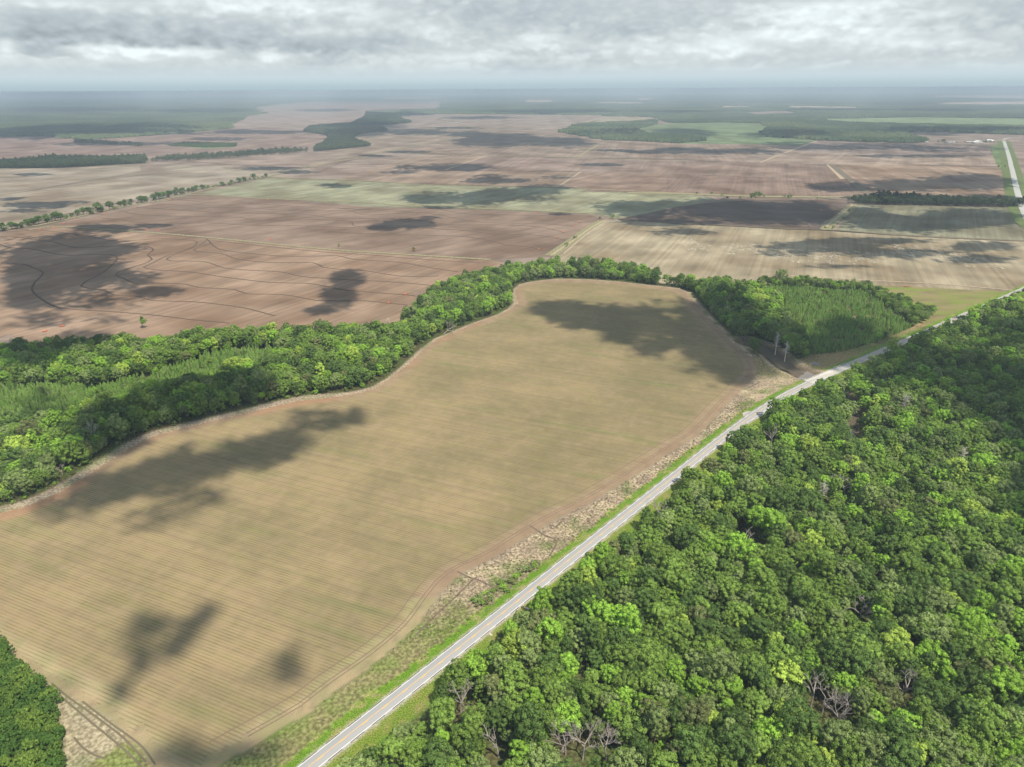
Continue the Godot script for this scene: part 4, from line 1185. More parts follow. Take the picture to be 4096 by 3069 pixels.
	for zn in [SAPL, SAPR]:
		var lo := Vector2(1e9, 1e9); var hi := -lo
		for q in zn: lo = lo.min(q); hi = hi.max(q)
		var zz := lo.y
		while zz < hi.y:
			var x := lo.x
			while x < hi.x:
				var p := Vector2(x + rng.randf_range(-1.5, 1.5), zz + rng.randf_range(-1.5, 1.5))
				x += 2.3
				if not in_view(p, 30.0) or not inside(p, zn): continue
				var n1 := gapn.get_noise_2dv(p * 1.4)
				if n1 < -0.34 or (n1 < -0.12 and rng.randf() < 0.5): continue
				var k := rng.randi() % 3
				var s := rng.randf_range(0.6, 1.1) * (1.0 if zn == SAPL else 0.78)
				sp[k].append(Transform3D(Basis(Vector3.UP, rng.randf() * TAU).scaled(Vector3(s, s, s)), Vector3(p.x, 0, p.y)))
				var c := Color(0.28, 0.50, 0.100).lerp(Color(0.40, 0.62, 0.15), clampf(0.4 + tone.get_noise_2dv(p * 2.0), 0, 1)).lerp(Color(0.13, 0.23, 0.055) if rng.randf() < 0.6 else Color(0.42, 0.54, 0.20), 0.75 if rng.randf() < 0.35 else 0.0)
				sc[k].append(c * (rng.randf_range(0.85, 1.15)))
			zz += 2.3
	for k in 3:
		scatter("sapling_thicket", spires[k], leaves, sp[k], sc[k], "dense thicket of slender light green saplings", "saplings")
	# a few full trees stand among the saplings
	var extra := []; var extc := []
	for i in 60:
		var zn: PackedVector2Array = SAPL if i % 3 else SAPR
		var a := zn[rng.randi() % zn.size()]; var b := zn[rng.randi() % zn.size()]
		var p := a.lerp(b, rng.randf())
		if not inside(p, zn) or zn == SAPR and p.y > -760.0: continue
		var s := rng.randf_range(0.4, 0.75)
		extra.append(Transform3D(Basis(Vector3.UP, rng.randf() * TAU).scaled(Vector3(s, s, s)), Vector3(p.x, 0, p.y)))
		extc.append(LEAF[rng.randi() % 4] * 1.4)
	scatter("young_trees", skirt[1], leaves, extra, extc, "young trees standing among the saplings", "trees")
	# the bushy clump in the lower left corner, and undergrowth along wood edges
	var bp := [[], [], []]; var bc := [[], [], []]
	var lo2 := Vector2(1e9, 1e9); var hi2 := -lo2
	for q in BUSH: lo2 = lo2.min(q); hi2 = hi2.max(q)
	var zb := lo2.y
	while zb < hi2.y:
		var x := lo2.x
		while x < hi2.x:
			var p := Vector2(x + rng.randf_range(-1.2, 1.2), zb + rng.randf_range(-1.2, 1.2))
			x += 2.5
			if not inside(p, BUSH) or not in_view(p, 25.0): continue
			var k := rng.randi() % 3
			var s := rng.randf_range(0.85, 1.5) * (1.0 + 0.5 * gapn.get_noise_2dv(p * 3.0))
			bp[k].append(Transform3D(Basis(Vector3.UP, rng.randf() * TAU).scaled(Vector3(s, s * rng.randf_range(0.9, 1.5), s)), Vector3(p.x, 0, p.y)))
			bc[k].append(Color(0.085, 0.175, 0.034).lerp(Color(0.190, 0.300, 0.055), clampf(0.35 + 1.1 * gapn.get_noise_2dv(p * 2.0 + Vector2(99, 0)) + rng.randf_range(-0.3, 0.3), 0, 1)) * 1.35)
		zb += 2.5
	for k in 3:
		scatter("bush_clump", shrubs[k], leaves, bp[k], bc[k], "dense bright green bushes filling the lower left corner", "bushes")
	var up := [[], [], []]; var uc := [[], [], []]
	for c in cand:
		if not c[1]: continue
		var p: Vector2 = c[0]
		for i in 2:
			var q := p + Vector2(rng.randf_range(-6, 6), rng.randf_range(-6, 6))
			if inside(q, MF) or seg_dist(q, road)[0] < 11.5 or seg_dist(q, creek)[0] < 10.0: continue
			if poly_dist(q, MF) < 8.5 and seg_dist(q, road)[1] < 0.0: continue
			var k := rng.randi() % 3
			var s := rng.randf_range(0.6, 1.3)
			up[k].append(Transform3D(Basis(Vector3.UP, rng.randf() * TAU).scaled(Vector3(s, s, s)), Vector3(q.x, 0, q.y)))
			uc[k].append(LEAF[[1, 5, 2, 3, 0][rng.randi() % 5]] * rng.randf_range(1.1, 1.6))
	for k in 3:
		scatter("undergrowth", shrubs[k], leaves, up[k], uc[k], "low shrubs along the edges of the woods", "shrubs")
	# brush and dry stalks on the rough strip beside the road
	var dry := []; var dryc := []; var wet := []; var wetc := []
	for i in 12000:
		var s0 := rng.randf_range(0.0, 560.0)
		var p := Vector2.ZERO
		var acc := 0.0
		for k in range(1, road.size()):
			var L := road[k].distance_to(road[k - 1])
			if acc + L > s0:
				var t := (road[k] - road[k - 1]).normalized()
				p = road[k - 1].lerp(road[k], (s0 - acc) / L) + Vector2(t.y, -t.x) * rng.randf_range(8.0, 62.0)
				break
			acc += L
		if p.y > -290.0 and rng.randf() < 0.75: continue
		if p == Vector2.ZERO or inside(p, MF) or inside(p, WOODR) or seg_dist(p, creek)[0] < 9.0 or not in_view(p, 10.0): continue
		var s := rng.randf_range(0.06, 0.17)
		var tr := Transform3D(Basis(Vector3.UP, rng.randf() * TAU).scaled(Vector3(s * 1.5, s * 0.8, s * 1.5)), Vector3(p.x, 0.0, p.y))
		if patch_noise.get_noise_2dv(p) > 0.16 and rng.randf() < 0.6:
			wet.append(tr); wetc.append(Color(0.12, 0.19, 0.04) * rng.randf_range(0.9, 1.7))
		else:
			dry.append(tr); dryc.append(Color(0.33, 0.28, 0.21) * rng.randf_range(0.9, 1.5))
	scatter("dry_stalks", shrubs[0], leaves, dry, dryc, "dry stalks and brush on the rough strip beside the road", "dry brush")
	scatter("green_weeds", shrubs[1], leaves, wet, wetc, "green weeds on the rough strip beside the road", "weeds")
	# shrubs that can be told apart in the roadside ditch
	var sh := P([-17.7,-323.1,-20.9,-325.2,-14.7,-325.1,-16.3,-331.4,-11.8,-333.5,-13.1,-328.7,-8.7,-335.6,-5.9,-336.6,-6.6,-341,-3.8,-343.2,-0.6,-342.1,1.2,-346.5,4.2,-348.8,6.8,-353.4,10.4,-353.4,12.7,-356.9,13.9,-358,-19,-329.3,-20,-321.6,-22.7,-326.2,-3.7,-334.5])
	for i in sh.size():
		var o := thing("ditch_shrub", Vector3(sh[i].x, 0, sh[i].y), rng.randf() * TAU)
		var s := rng.randf_range(0.8, 1.25)
		o.scale = Vector3(s * 1.15, s * 0.75, s * 1.15)
		part("foliage", shrubs[i % 3], leaf_of[[1, 2, 5, 3][i % 4]][1], o)
		var g := i % 4 == 2
		tag(o, "%s shrub in the roadside ditch, %s from the bottom of its patch" % ["brownish" if g else ["mid-green", "grey-green", "", "bright green"][i % 4], ordinal(i + 1)], "shrub", "shrubs in the ditch left of the road")
	# grey leafless trees
	var gray := mat(Color(0.40, 0.36, 0.335), 0.9)
	var pale := mat(Color(0.58, 0.545, 0.50), 0.9)
	var bare := []
	for i in 5: bare.append(leafless(400 + i, 20.0, [0.75, 0.95, 0.6, 1.0, 0.8][i], 5 if i != 2 else 3))
	bare.append(snag(450, 21.0)); bare.append(snag(451, 21.0))
	var di := 0
	for i in range(0, dead_at.size(), 3):
		var o := part("leafless_tree", bare[5 + di % 2 if di in [8, 13, 14, 18, 20, 21] else di % 5], pale if di in [0, 8, 13, 14, 19, 20, 21] else gray)
		var h: float = maxf(dead_at[i + 2], 8.0) / 22.0
		if seg_dist(Vector2(dead_at[i], dead_at[i + 1]), road)[1] > 0.0: h = maxf(h, 1.02)
		o.scale = Vector3(h * 1.1, h, h * 1.1)
		o.rotation.y = di * 2.1
		if di == 9: o.rotation = Vector3(0.2, 0.4, -0.75)
		o.position = Vector3(dead_at[i], 0, dead_at[i + 1])
		var kind: String = ["bare white dead", "thin grey leafless", "tall pale bare", "bushy grey leafless", "small grey bare"][di % 5]
		if di in [8, 13, 14, 18, 20, 21]: kind = "straight pale snag"
		if di == 9: kind = "leaning grey fallen"
		var side := "left belt" if dead_at[i] < -40.0 or (dead_at[i] < 140.0 and dead_at[i + 1] < -600.0) else "right-hand wood"
		tag(o, "%s tree in the %s, at %s" % [kind, side, place_words(Vector3(dead_at[i], 10, dead_at[i + 1]))], "dead tree", "leafless grey trees among the green ones")
		di += 1
	# hedgerow between the far fields
	var hg := [-1069,-1501,20.1,-1063,-1523,19.4,-1057,-1532,14.1,-1051,-1537,13.2,-1047,-1551,18.6,-1047,-1570,20.1,-1043,-1584,23.3,-1041,-1608,19,-1028,-1620,23.6,-1022,-1630,21.8,-1023,-1658,10.1,-1021,-1673,9.3,-1021,-1695,15.9,-1015,-1711,21.2,-1003,-1718,21.6,-1000,-1746,24.7,-996,-1760,11.5,-992,-1787,25.1,-986,-1828,18.6,-979,-1838,18.7,-979,-1867,16.9,-968,-1900,22.7,-960,-1908,21.2,-957,-1943,18.4,-950,-1960,22.6,-946,-1978,22.8,-941,-2002,23.5,-939,-2047,22.3,-926,-2053,22.3,-922,-2086,18.3,-918,-2109,19.5,-918,-2133,17.5,-909,-2151,17.6,-908,-2190,11.2,-886,-2250,16,-874,-2293,13.9,-865,-2329,17.6,-863,-2337,16.4,-861,-2362,17.8,-853,-2396,8.4,-845,-2414,21.7,-829,-2486,14.8]
	var nth := 0
	for i in range(0, hg.size(), 3):
		nth += 1
		var h: float = hg[i + 2]
		var o := thing("hedgerow_tree", Vector3(hg[i], 0, hg[i + 1]), rng.randf() * TAU)
		var w := h / 17.0 * rng.randf_range(1.1, 1.5)
		o.scale = Vector3(w, h / 18.0, w)
		part("trunk", trunks[nth % 3], bark, o)
		part("crown", skirt[nth % 4], leaf_of[0][nth % 3], o)
		tag(o, "%s tree, %s from the left in the hedgerow by the ploughed fields" % ["tall dark green" if h > 19 else ("small dark green" if h < 13 else "rounded dark green"), ordinal(nth)], "tree", "hedgerow trees along the left field bank")
	var hb := []; var hbc := []
	for i in range(0, hg.size() - 3, 3):
		var a := Vector2(hg[i], hg[i + 1]); var b := Vector2(hg[i + 3], hg[i + 4])
		for k in int(a.distance_to(b) / 7.0):
			if rng.randf() < 0.45: continue
			var p := a.lerp(b, rng.randf()) + Vector2(rng.randfn(), rng.randfn()) * 3.0
			var s := rng.randf_range(0.7, 2.3)
			hb.append(Transform3D(Basis(Vector3.UP, rng.randf() * TAU).scaled(Vector3(s * 1.2, s, s * 1.2)), Vector3(p.x, -0.2, p.y)))
			hbc.append(LEAF[rng.randi() % 3] * 1.3)
	scatter("hedge_undergrowth", shrubs[1], leaves, hb, hbc, "low bushes between the hedgerow trees", "shrubs")
	# bushes on the banks between the far fields
	var mb := P([513,-2004,552,-2003,556,-2009,574,-1970,570,-1911,607,-1924,636,-1908,660,-1952,666,-1952,676,-1942,726,-1928,735,-1919,747,-1934,802,-1896,876,-1877,665,-1473,649,-1474,734,-1586,795,-1694,857,-1790,-177.1,-1277.4,-321.8,-1320.1,123.5,-1379.1,103.2,-1312.1,199,-1603,228,-1613])
	for i in mb.size():
		var o := thing("bank_bush", Vector3(mb[i].x, 0.1, mb[i].y), rng.randf() * TAU)
		var s := rng.randf_range(1.4, 2.4) * (1.7 if i in [6, 7, 8] else 1.0)
		o.scale = Vector3(s, s, s)
		part("foliage", shrubs[i % 3], leaf_of[[0, 1][i % 2]][1], o)
		tag(o, "%s green bush on a field bank, %s, %s in order" % [["dark", "mid"][i % 2], place_words(Vector3(mb[i].x, 2, mb[i].y)), ordinal(i + 1)], "bush", "bushes on the banks between the fields")

func build_far_woods() -> void:
	var m := leaf_material()
	m.roughness = 0.9
	var patches := [canopy_patch(501), canopy_patch(502), canopy_patch(503)]
	var W := [
		[-3611,-4854,-3049,-4906,-2550,-4507,-2279,-5085,-2176,-5828,-2357,-6285,-2530,-6912,-2986,-8374,-3120,-9801,-4152,-11975,-5231,-19022,-4191,-19932,-2799,-19467,-1676,-19092,-1157,-13799,-491,-25404,-1466,-76188,-51644,-104588,-107216,-147410],
		[-1289,-8897,-890,-9004,-171,-8721,1042,-8371,1032,-7886,1449,-7647,1340,-6355,1377,-6320,1803,-6422,2073,-6180,1919,-5569,1634,-4912,1550,-4423,1695,-4132,1991,-3934,2171,-3897,2370,-4297,2439,-4663,2677,-4925,3221,-4433,41746,-58771,12964,-98195,-1466,-76188,-1157,-13799,-1024,-11345,-1531,-10598],
		[345,-5031,498,-5843,759,-6516,1300,-6778,1088,-5779,900,-5446,898,-4980,1082,-4586,1073,-4463,1080,-4154,868,-3946,848,-3983,541,-4222],
		[-1987,-2802,-1717,-2811,-1577,-2913,-1477,-2992,-1580,-3210,-1777,-3169,-1999,-3234,-1998,-3088,-2087,-3025,-2141,-3028],
		[-1447,-5256,-1580,-5938,-1345,-6313,-1533,-7936,-1826,-9584,-1289,-8897,-1083,-7455,-878,-6714,-1066,-6011,-864,-5301,-1000,-5025,-955,-4452,-726,-3867,-853,-3667,-942,-3548,-1013,-4061,-1146,-4777],
		[859,-1830,875,-1803,1028,-1779,1235,-1742,1264,-1789,1169,-1819,1001,-1881,913,-1869],
		[-2468,-4230,-1923,-3896,-2008,-4073,-2577,-4439],
		[-1496,-3047,-1346,-3108,-1197,-3249,-1064,-3404,-937,-3529,-1120,-3588,-1284,-3392,-1464,-3226],
		[-1812,-3944,-1831,-4183,-1490,-4072,-1423,-3861,-1557,-3806],
	]
	var FP := []
	for q in [
		[-898,-5516,-907,-7057,-902,-9123,-174,-8889,1042,-8371,651,-6529,494,-6106,342,-5147,-179,-5916,-493,-5949],
		[-2594,-7091,-3059,-8633,-3120,-9801,-4152,-11975,-4510,-13095,-5231,-19022,-4191,-19932,-2799,-19467,-1676,-19092,-1164,-13538,-1042,-11822,-1656,-11472,-2058,-10696,-1276,-7685,-907,-7057,-1040,-6008,-1519,-6060,-1694,-6078,-2176,-5828],
		[1371,-6291,1795,-6392,2064,-6152,1919,-5569,1623,-4876,1550,-4423,1706,-4157,1477,-3788,1182,-3877,868,-3946,1080,-4154,1122,-4429,1139,-4921],
		[2789,-7053,3879,-7300,4795,-6856,3927,-5595,3401,-5913,2852,-6357],
		[2165,-3885,2376,-4325,2464,-4712,2677,-4925,3132,-4441,2578,-3635,2341,-3652],
		[3259,-12246,4037,-12531,3746,-11695,3024,-11446],
		[4421,-12437,5288,-11345,4866,-10671,4040,-11223],
		[6858,-12838,8652,-14672,10434,-15048,8448,-12162],
		[12283,-22901,15480,-26811,18934,-27396,12427,-17942],
		[203,-17319,467,-21174,1204,-20274,1088,-17701,726,-16152],
		[1768,-16829,2890,-15885,2649,-14723,1757,-15486],
		[3775,-23472,4490,-23148,3564,-19393,3147,-19549],
		[-4631,-25037,-4272,-29783,-2057,-28128,-2270,-25304,-3871,-23559],
		[1017,-8028,1465,-7732,1304,-6953,692,-6525],
		[2793,-9112,3502,-9658,3346,-8714,2676,-8324],
		[900,-5446,1147,-6033,1506,-6427,1100,-4665,908,-5035],
		[-511,-3457,-362,-4334,-211,-5140,116,-5208,334,-5032,546,-4262,933,-3941,1305,-3834,1117,-3397,904,-2882,722,-3027,273,-3162,-66,-3260],
		[1298,-3431,1685,-4107,1986,-3922,2165,-3885,2323,-3622,2039,-3133,1689,-3116],
		[2237,-3326,2751,-4154,3035,-4299,1536,-2057,1310,-1822,1671,-2408],
	]: FP.append(P(q))
	var tone := N(511, 0.0009, 4)
	var pl := [[], [], []]; var cl := [[], [], []]; var nl := [[], [], []]; var nc := [[], [], []]
	var mids := [crown_mesh(521, 6.0, 17.0, 0.5, 34, 12, 1.1, 4), crown_mesh(522, 6.6, 15.0, 0.5, 34, 12, 1.1, 6), crown_mesh(523, 5.2, 19.0, 1.0, 34, 12, 1.1, 3)]
	for wi in W.size():
		var w := P(W[wi])
		var lo := Vector2(1e9, 1e9); var hi := -lo
		for q in w: lo = lo.min(q); hi = hi.max(q)
		lo.y = maxf(lo.y, -30000.0)
		var narrow := wi in [3, 4, 5, 6, 7, 8]
		var z := minf(hi.y, -1000.0)
		while z > lo.y:
			var s := 1.0 if -z < 7000.0 else (2.0 if -z < 11000.0 else 4.5)
			if narrow: s = 0.16
			if wi in [6, 7]: s = 0.24
			var step := 54.0 * s
			var x := maxf(lo.x, z * 0.78 - 300.0)
			while x < minf(hi.x, -z * 0.78 + 300.0):
				var p := Vector2(x + rng.randf_range(-0.2, 0.2) * step, z + rng.randf_range(-0.2, 0.2) * step)
				x += step
				if not inside(p, w): continue
				var open := false
				if not narrow:
					for f in FP:
						if inside(p, f) or inside(p * 1.05, f): open = true; break
				if open: continue
				if wi in [6, 7] and rng.randf() < 0.35: continue
				var k := rng.randi() % 3
				var t := tone.get_noise_2dv(p) + 0.45 * tone.get_noise_2dv(p * 5.0)
				var c := Color(0.085, 0.132, 0.062).lerp(Color(0.165, 0.215, 0.098), clampf(0.4 + 1.8 * t + rng.randf_range(-0.15, 0.15), 0, 1))
				if wi in [8]: c = Color(0.16, 0.25, 0.07)
				var hs := rng.randf_range(0.85, 1.15) * (0.95 if not narrow else 0.85)
				if wi in [6, 8]: hs *= 0.6
				if narrow:
					var ns := rng.randf_range(0.65, 1.25) * (0.55 if wi == 8 else (0.8 if wi == 6 else 1.0))
					nl[k].append(Transform3D(Basis(Vector3.UP, rng.randf() * TAU).scaled(Vector3(ns * 1.15, ns * rng.randf_range(0.8, 1.2), ns * 1.15)), Vector3(p.x, -0.5, p.y)))
					nc[k].append(c * rng.randf_range(0.8, 1.25))
					continue
				pl[k].append(Transform3D(Basis(Vector3.UP, (rng.randi() % 4) * PI / 2.0).scaled(Vector3(s, hs, s)), Vector3(p.x, -0.5 if narrow else 0.3, p.y)))
				cl[k].append(c)
			z -= step
	for k in 3:
		scatter("tree_belt", mids[k], m, nl[k], nc[k], "trees of the narrow wooded belts between the far fields", "trees")
		scatter("far_forest", patches[k], m, pl[k], cl[k], "far-off blue-green woods and tree belts across the plain to the horizon", "forest")

# ---------- small things ----------
func build_small_things() -> void:
	# orange plastic gates where ridges are let through
	var orange := mat(Color(0.88, 0.13, 0.04), 0.5)
	var board := mat(Color(0.42, 0.30, 0.18))
	var st := SurfaceTool.new(); st.begin(Mesh.PRIMITIVE_TRIANGLES)
	var prof := [[-2.2, 0.15], [-1.5, 0.75], [-0.5, 0.55], [0.4, 0.8], [1.3, 0.6], [2.2, 0.12]]
	for i in prof.size() - 1:
		var a: Array = prof[i]; var b: Array = prof[i + 1]
		for e in [[0.0, 0.0], [0.05, 0.05]]:
			var p := [Vector3(a[0], a[1] - e[0], -1.3), Vector3(b[0], b[1] - e[0], -1.1), Vector3(b[0], b[1] * 0.5 - e[0] + 0.1, 1.2), Vector3(a[0], a[1] * 0.5 - e[0] + 0.1, 1.4)]
			for k in [0, 1, 2, 0, 2, 3]: st.add_vertex(p[k])
	st.generate_normals()
	var gate := st.commit()
	var boards := boxes([[Vector3(-2.25, 0.35, 0), Vector3(0.15, 0.8, 2.6)], [Vector3(2.25, 0.35, 0), Vector3(0.15, 0.8, 2.6)]])
	var og := P([-918,-1953,-930,-1877,-946,-1824,-974,-1724,-993,-1635,-992,-1590,-980,-1533,-1000,-1515,-765,-1500,-741,-1497,-652,-1944,-472.5,-1395.1,59,-1700,149,-1570,135,-1524,107,-1455.5,91.2,-1397.5,50.4,-1289.5,-177.2,-1289.7,-152.2,-985.3,-169,-941.7,-118.5,-1034.1,-560.2,-844.2,-569.6,-824.4,-319.9,-833.2,-322.1,-821.5,797,-1874,738,-1715,735,-1629])
	for i in og.size():
		var far := 1.0 + clampf((og[i].length() - 1200.0) / 2500.0, 0, 0.4)
		var o := thing("levee_gate", Vector3(og[i].x, 0.15, og[i].y), 0.4 + 0.3 * (i % 3))
		o.scale = Vector3.ONE * far
		part("sheet", gate, orange, o)
		part("side_board", boards, board, o)
		tag(o, "small orange plastic gate in a soil ridge, %s, %s in order" % [place_words(Vector3(og[i].x, 0, og[i].y)), ordinal(i + 1)], "levee gate", "orange gates in the field ridges")
	# broken concrete slabs on the wood-side verge
	var conc := tmat(Color(0.62, 0.58, 0.52) / 0.7, tex.rough, 0.4, false)
	var sl := P([8,-319.4,-12.1,-298.7])
	for i in sl.size():
		var o := thing("culvert_slab", Vector3(sl[i].x, 0.25, sl[i].y), -0.75)
		var k := 1.0 - 0.15 * i
		part("slab", boxes([[Vector3(0, 0.25, 0), Vector3(2.4, 0.35, 1.2) * k], [Vector3(0.9, 0.5, 0.1), Vector3(0.9, 0.35, 1.0) * k, Basis(Vector3.UP, 0.3)]]), conc, o)
		part("end_wall", boxes([[Vector3(-0.5 * k, 0.35, 0.72 * k), Vector3(1.2, 0.7, 0.22)]]), conc, o)
		tag(o, ["larger pale broken concrete culvert slab on the verge below the bend", "smaller pale concrete culvert slab touching the road's lower edge"][i], "culvert", "concrete slabs on the wood-side verge")
	# wooden pole at the wood's edge
	var pole := P([-30.2,-264.2])[0]
	var wood := mat(Color(0.17, 0.14, 0.12))
	var po := thing("utility_pole", Vector3(pole.x, 0, pole.y))
	var cy := CylinderMesh.new(); cy.top_radius = 0.12; cy.bottom_radius = 0.19; cy.height = 11.0; cy.radial_segments = 8
	var pm := part("pole", cy, wood, po); pm.position = Vector3(0, 5.5, 0)
	part("cap", boxes([[Vector3(0, 11.05, 0), Vector3(0.3, 0.1, 0.3)]]), wood, po)
	tag(po, "thin dark wooden pole at the edge of the wood beside the road", "pole")
	# orange warning sign on the verge
	var sg := P([186.1,-527.4])[0]
	var so := thing("warning_sign", Vector3(sg.x, 0.3, sg.y), 0.7)
	part("panel", boxes([[Vector3(0, 2.3, 0), Vector3(1.25, 1.25, 0.04), Basis(Vector3.FORWARD, PI / 4)]]), mat(Color(0.9, 0.33, 0.03), 0.5), so)
	part("post", boxes([[Vector3(0, 0.9, -0.06), Vector3(0.08, 1.9, 0.06)]]), wood, so)
	tag(so, "small orange diamond warning sign on the verge before the bridge", "sign")
	# farm buildings
	var metal := mat(Color(0.78, 0.79, 0.80), 0.4, 0.5)
	var wall := mat(Color(0.60, 0.60, 0.58)); var grey := mat(Color(0.36, 0.36, 0.36)); var doorm := mat(Color(0.10, 0.10, 0.11))
	var bs := P([2412,-3850,2395,-3851,2403,-3900,2547,-3982,2548,-3957,2265,-3874,2297,-3885,2891,-4795,2939,-4750,2172,-3901])
	# [length, depth, eaves, ridge, turn, wall, roof, label]
	var spec := [[42.0, 34.0, 6.0, 13.0, 0.0, wall, metal, "big white gabled barn, largest roof of the far right farm"], [24.0, 22.0, 4.5, 8.0, 0.2, wall, metal, "low white barn wing left of the big gabled barn"],
		[44.0, 12.0, 4.0, 5.5, 0.0, grey, metal, "long low white-roofed shed left of the big barn"], [26.0, 18.0, 6.0, 9.0, 0.1, wall, metal, "bright white barn farthest up behind the big barn"],
		[24.0, 16.0, 5.0, 8.5, 0.5, wall, metal, "white gabled shed right of the bright white barn"], [20.0, 12.0, 3.2, 6.0, 0.1, grey, grey, "grey farmhouse at the left end of the far right farm"],
		[34.0, 11.0, 3.0, 4.5, 0.0, grey, metal, "pale long house beside the grey farmhouse"], [18.0, 14.0, 4.0, 7.5, 0.6, wall, metal, "small white house before the dark tree belt, left of two"],
		[22.0, 14.0, 4.0, 7.5, 0.4, wall, metal, "small white house before the dark tree belt, right of two"], [16.0, 10.0, 3.0, 4.5, 0.2, grey, metal, "low grey shed at the far left of the farm strip"]]
	var b2 := P([512,-4801,571,-5010,614,-5160])
	for p in b2: bs.append(p)
	spec.append([30.0, 22.0, 5.0, 9.0, 0.2, wall, metal, "white shed in the clearing of the far round wood, left of three"])
	spec.append([40.0, 26.0, 6.0, 11.0, 0.1, wall, metal, "white barn in the clearing of the far round wood, middle of three"])
	spec.append([30.0, 18.0, 5.0, 8.0, 0.4, wall, metal, "white shed in the clearing of the far round wood, right of three"])
	for i in bs.size():
		var s: Array = spec[i]
		var o := thing("farm_building", Vector3(bs[i].x, 1.4, bs[i].y), s[4])
		var l: float = s[0] * 0.5; var d: float = s[1] * 0.5; var e: float = s[2]; var r: float = s[3]
		# gable faces the viewer on the big barn: ridge runs along z
		var along := i == 0
		part("wall", house_walls(l, d, e, r, along), s[5], o)
		part("roof", house_roof(l, d, e, r, along), s[6], o)
		part("door", boxes([[Vector3(0.0, 1.8, d + 0.06), Vector3(4.0, 3.6, 0.12)]]), doorm, o)
		if i in [0, 2, 3]: part("door", boxes([[Vector3(l * 0.55, 1.8, d + 0.06), Vector3(4.0, 3.6, 0.12)]]), doorm, o)
		for k in 3:
			part("window", boxes([[Vector3(-l * 0.75 + k * l * 0.24, 2.0, d + 0.05), Vector3(1.4, 1.1, 0.1)]]), doorm, o)
		tag(o, s[7], "farm building")
	# garden trees at the farm
	var leafm := leaf_material()
	leafm.albedo_color = (LEAF[0] / 0.72).linear_to_srgb()
	var crown := crown_mesh(601, 5.5, 14.0, 2.5, 36, 22, 0.9, 4)
	var bark := mat(Color(0.13, 0.105, 0.085))
	var ft := P([2231,-3896,2261,-3911,2270,-3910,2304,-3858,2353,-3871,2420,-3817,2419,-3801,2484,-3861,2508,-3876])
	var tst := SurfaceTool.new(); tst.begin(Mesh.PRIMITIVE_TRIANGLES)
	tube_into(tst, Vector3.ZERO, Vector3(0, 6, 0), 0.4, 0.25, 6)
	var tm := tst.commit()
	for i in ft.size():
		var o := thing("farmyard_tree", Vector3(ft[i].x, 1.3, ft[i].y), i * 1.3)
		var s := [0.9, 1.2, 1.2, 0.6, 0.5, 0.9, 0.9, 0.6, 0.6][i] as float
		o.scale = Vector3.ONE * s
		part("trunk", tm, bark, o)
		part("crown", crown, leafm, o)
		tag(o, "dark green farmyard tree, %s from the left at the far right farm" % ordinal(i + 1), "tree", "trees around the far farm")
	# two tractors parked at the end of the field lane
	var green := mat(Color(0.03, 0.09, 0.03), 0.4, 0.5); var tyre := mat(Color(0.03, 0.03, 0.03)); var glass := mat(Color(0.05, 0.07, 0.08), 0.1, 0.5); var rim := mat(Color(0.6, 0.45, 0.05), 0.5)
	var tp := P([1774,-2679,1796,-2678])
	for i in tp.size():
		var o := thing("tractor", Vector3(tp[i].x, 1.4, tp[i].y), 0.3 + i * 0.4)
		o.scale = Vector3.ONE * 1.5
		part("hood", boxes([[Vector3(1.4, 1.5, 0), Vector3(2.6, 0.95, 1.0)], [Vector3(2.75, 1.4, 0), Vector3(0.2, 0.75, 0.9)]]), green, o)
		part("cab", boxes([[Vector3(-0.8, 2.3, 0), Vector3(1.7, 1.6, 1.7)]]), glass, o)
		part("cab_roof", boxes([[Vector3(-0.8, 3.2, 0), Vector3(2.0, 0.2, 1.95)]]), green, o)
		for w in [[-1.0, 1.0, 0.95], [-1.0, -1.0, 0.95], [2.0, 0.95, 0.65], [2.0, -0.95, 0.65]]:
			var c := CylinderMesh.new(); c.top_radius = w[2]; c.bottom_radius = w[2]; c.height = 0.55; c.radial_segments = 16
			var wh := part("wheel", c, tyre, o); wh.position = Vector3(w[0], w[2], w[1]); wh.rotation.x = PI / 2
			var c2 := CylinderMesh.new(); c2.top_radius = w[2] * 0.55; c2.bottom_radius = w[2] * 0.55; c2.height = 0.58; c2.radial_segments = 12
			part("rim", c2, rim, wh)
		tag(o, ["left one of two dark green tractors parked at the end of the field lane", "right one of two dark green tractors, nearer the far highway"][i], "tractor", "tractors parked by the far highway")
	# folded field implement in the grass
	var hp := P([578.4,-1011.2])[0]
	var rust := mat(Color(0.42, 0.20, 0.06), 0.6)
	var o2 := thing("field_cultivator", Vector3(hp.x, 0.1, hp.y), -0.12)
	part("frame", boxes([[Vector3(0, 0.9, 0), Vector3(15.0, 0.22, 0.3)], [Vector3(0, 0.9, 1.6), Vector3(9.0, 0.22, 0.3)], [Vector3(0, 0.9, -1.6), Vector3(9.0, 0.22, 0.3)], [Vector3(-2, 0.9, 0), Vector3(0.3, 0.2, 3.6)], [Vector3(2, 0.9, 0), Vector3(0.3, 0.2, 3.6)], [Vector3(0, 1.3, 0.3), Vector3(4.0, 0.7, 1.6)]]), rust, o2)
	for k in 9:
		part("shank", boxes([[Vector3(-6.4 + 1.6 * k, 0.45, 0.3), Vector3(0.12, 0.9, 0.5)]]), rust, o2)
	for k in 2:
		var c := CylinderMesh.new(); c.top_radius = 0.55; c.bottom_radius = 0.55; c.height = 0.4; c.radial_segments = 14
		var wh := part("wheel", c, tyre, o2); wh.position = Vector3(-2.6 + 5.2 * k, 0.55, -0.9); wh.rotation.x = PI / 2
	tag(o2, "rusty orange field cultivator parked on the grass below the dirt lane", "farm implement")
	# heaps of broken rock at the bridge ends
	var rockm := mat(Color(0.40, 0.40, 0.40))
	var rk := P([338.2,-689.7,291.4,-653.1,319.5,-699.8])
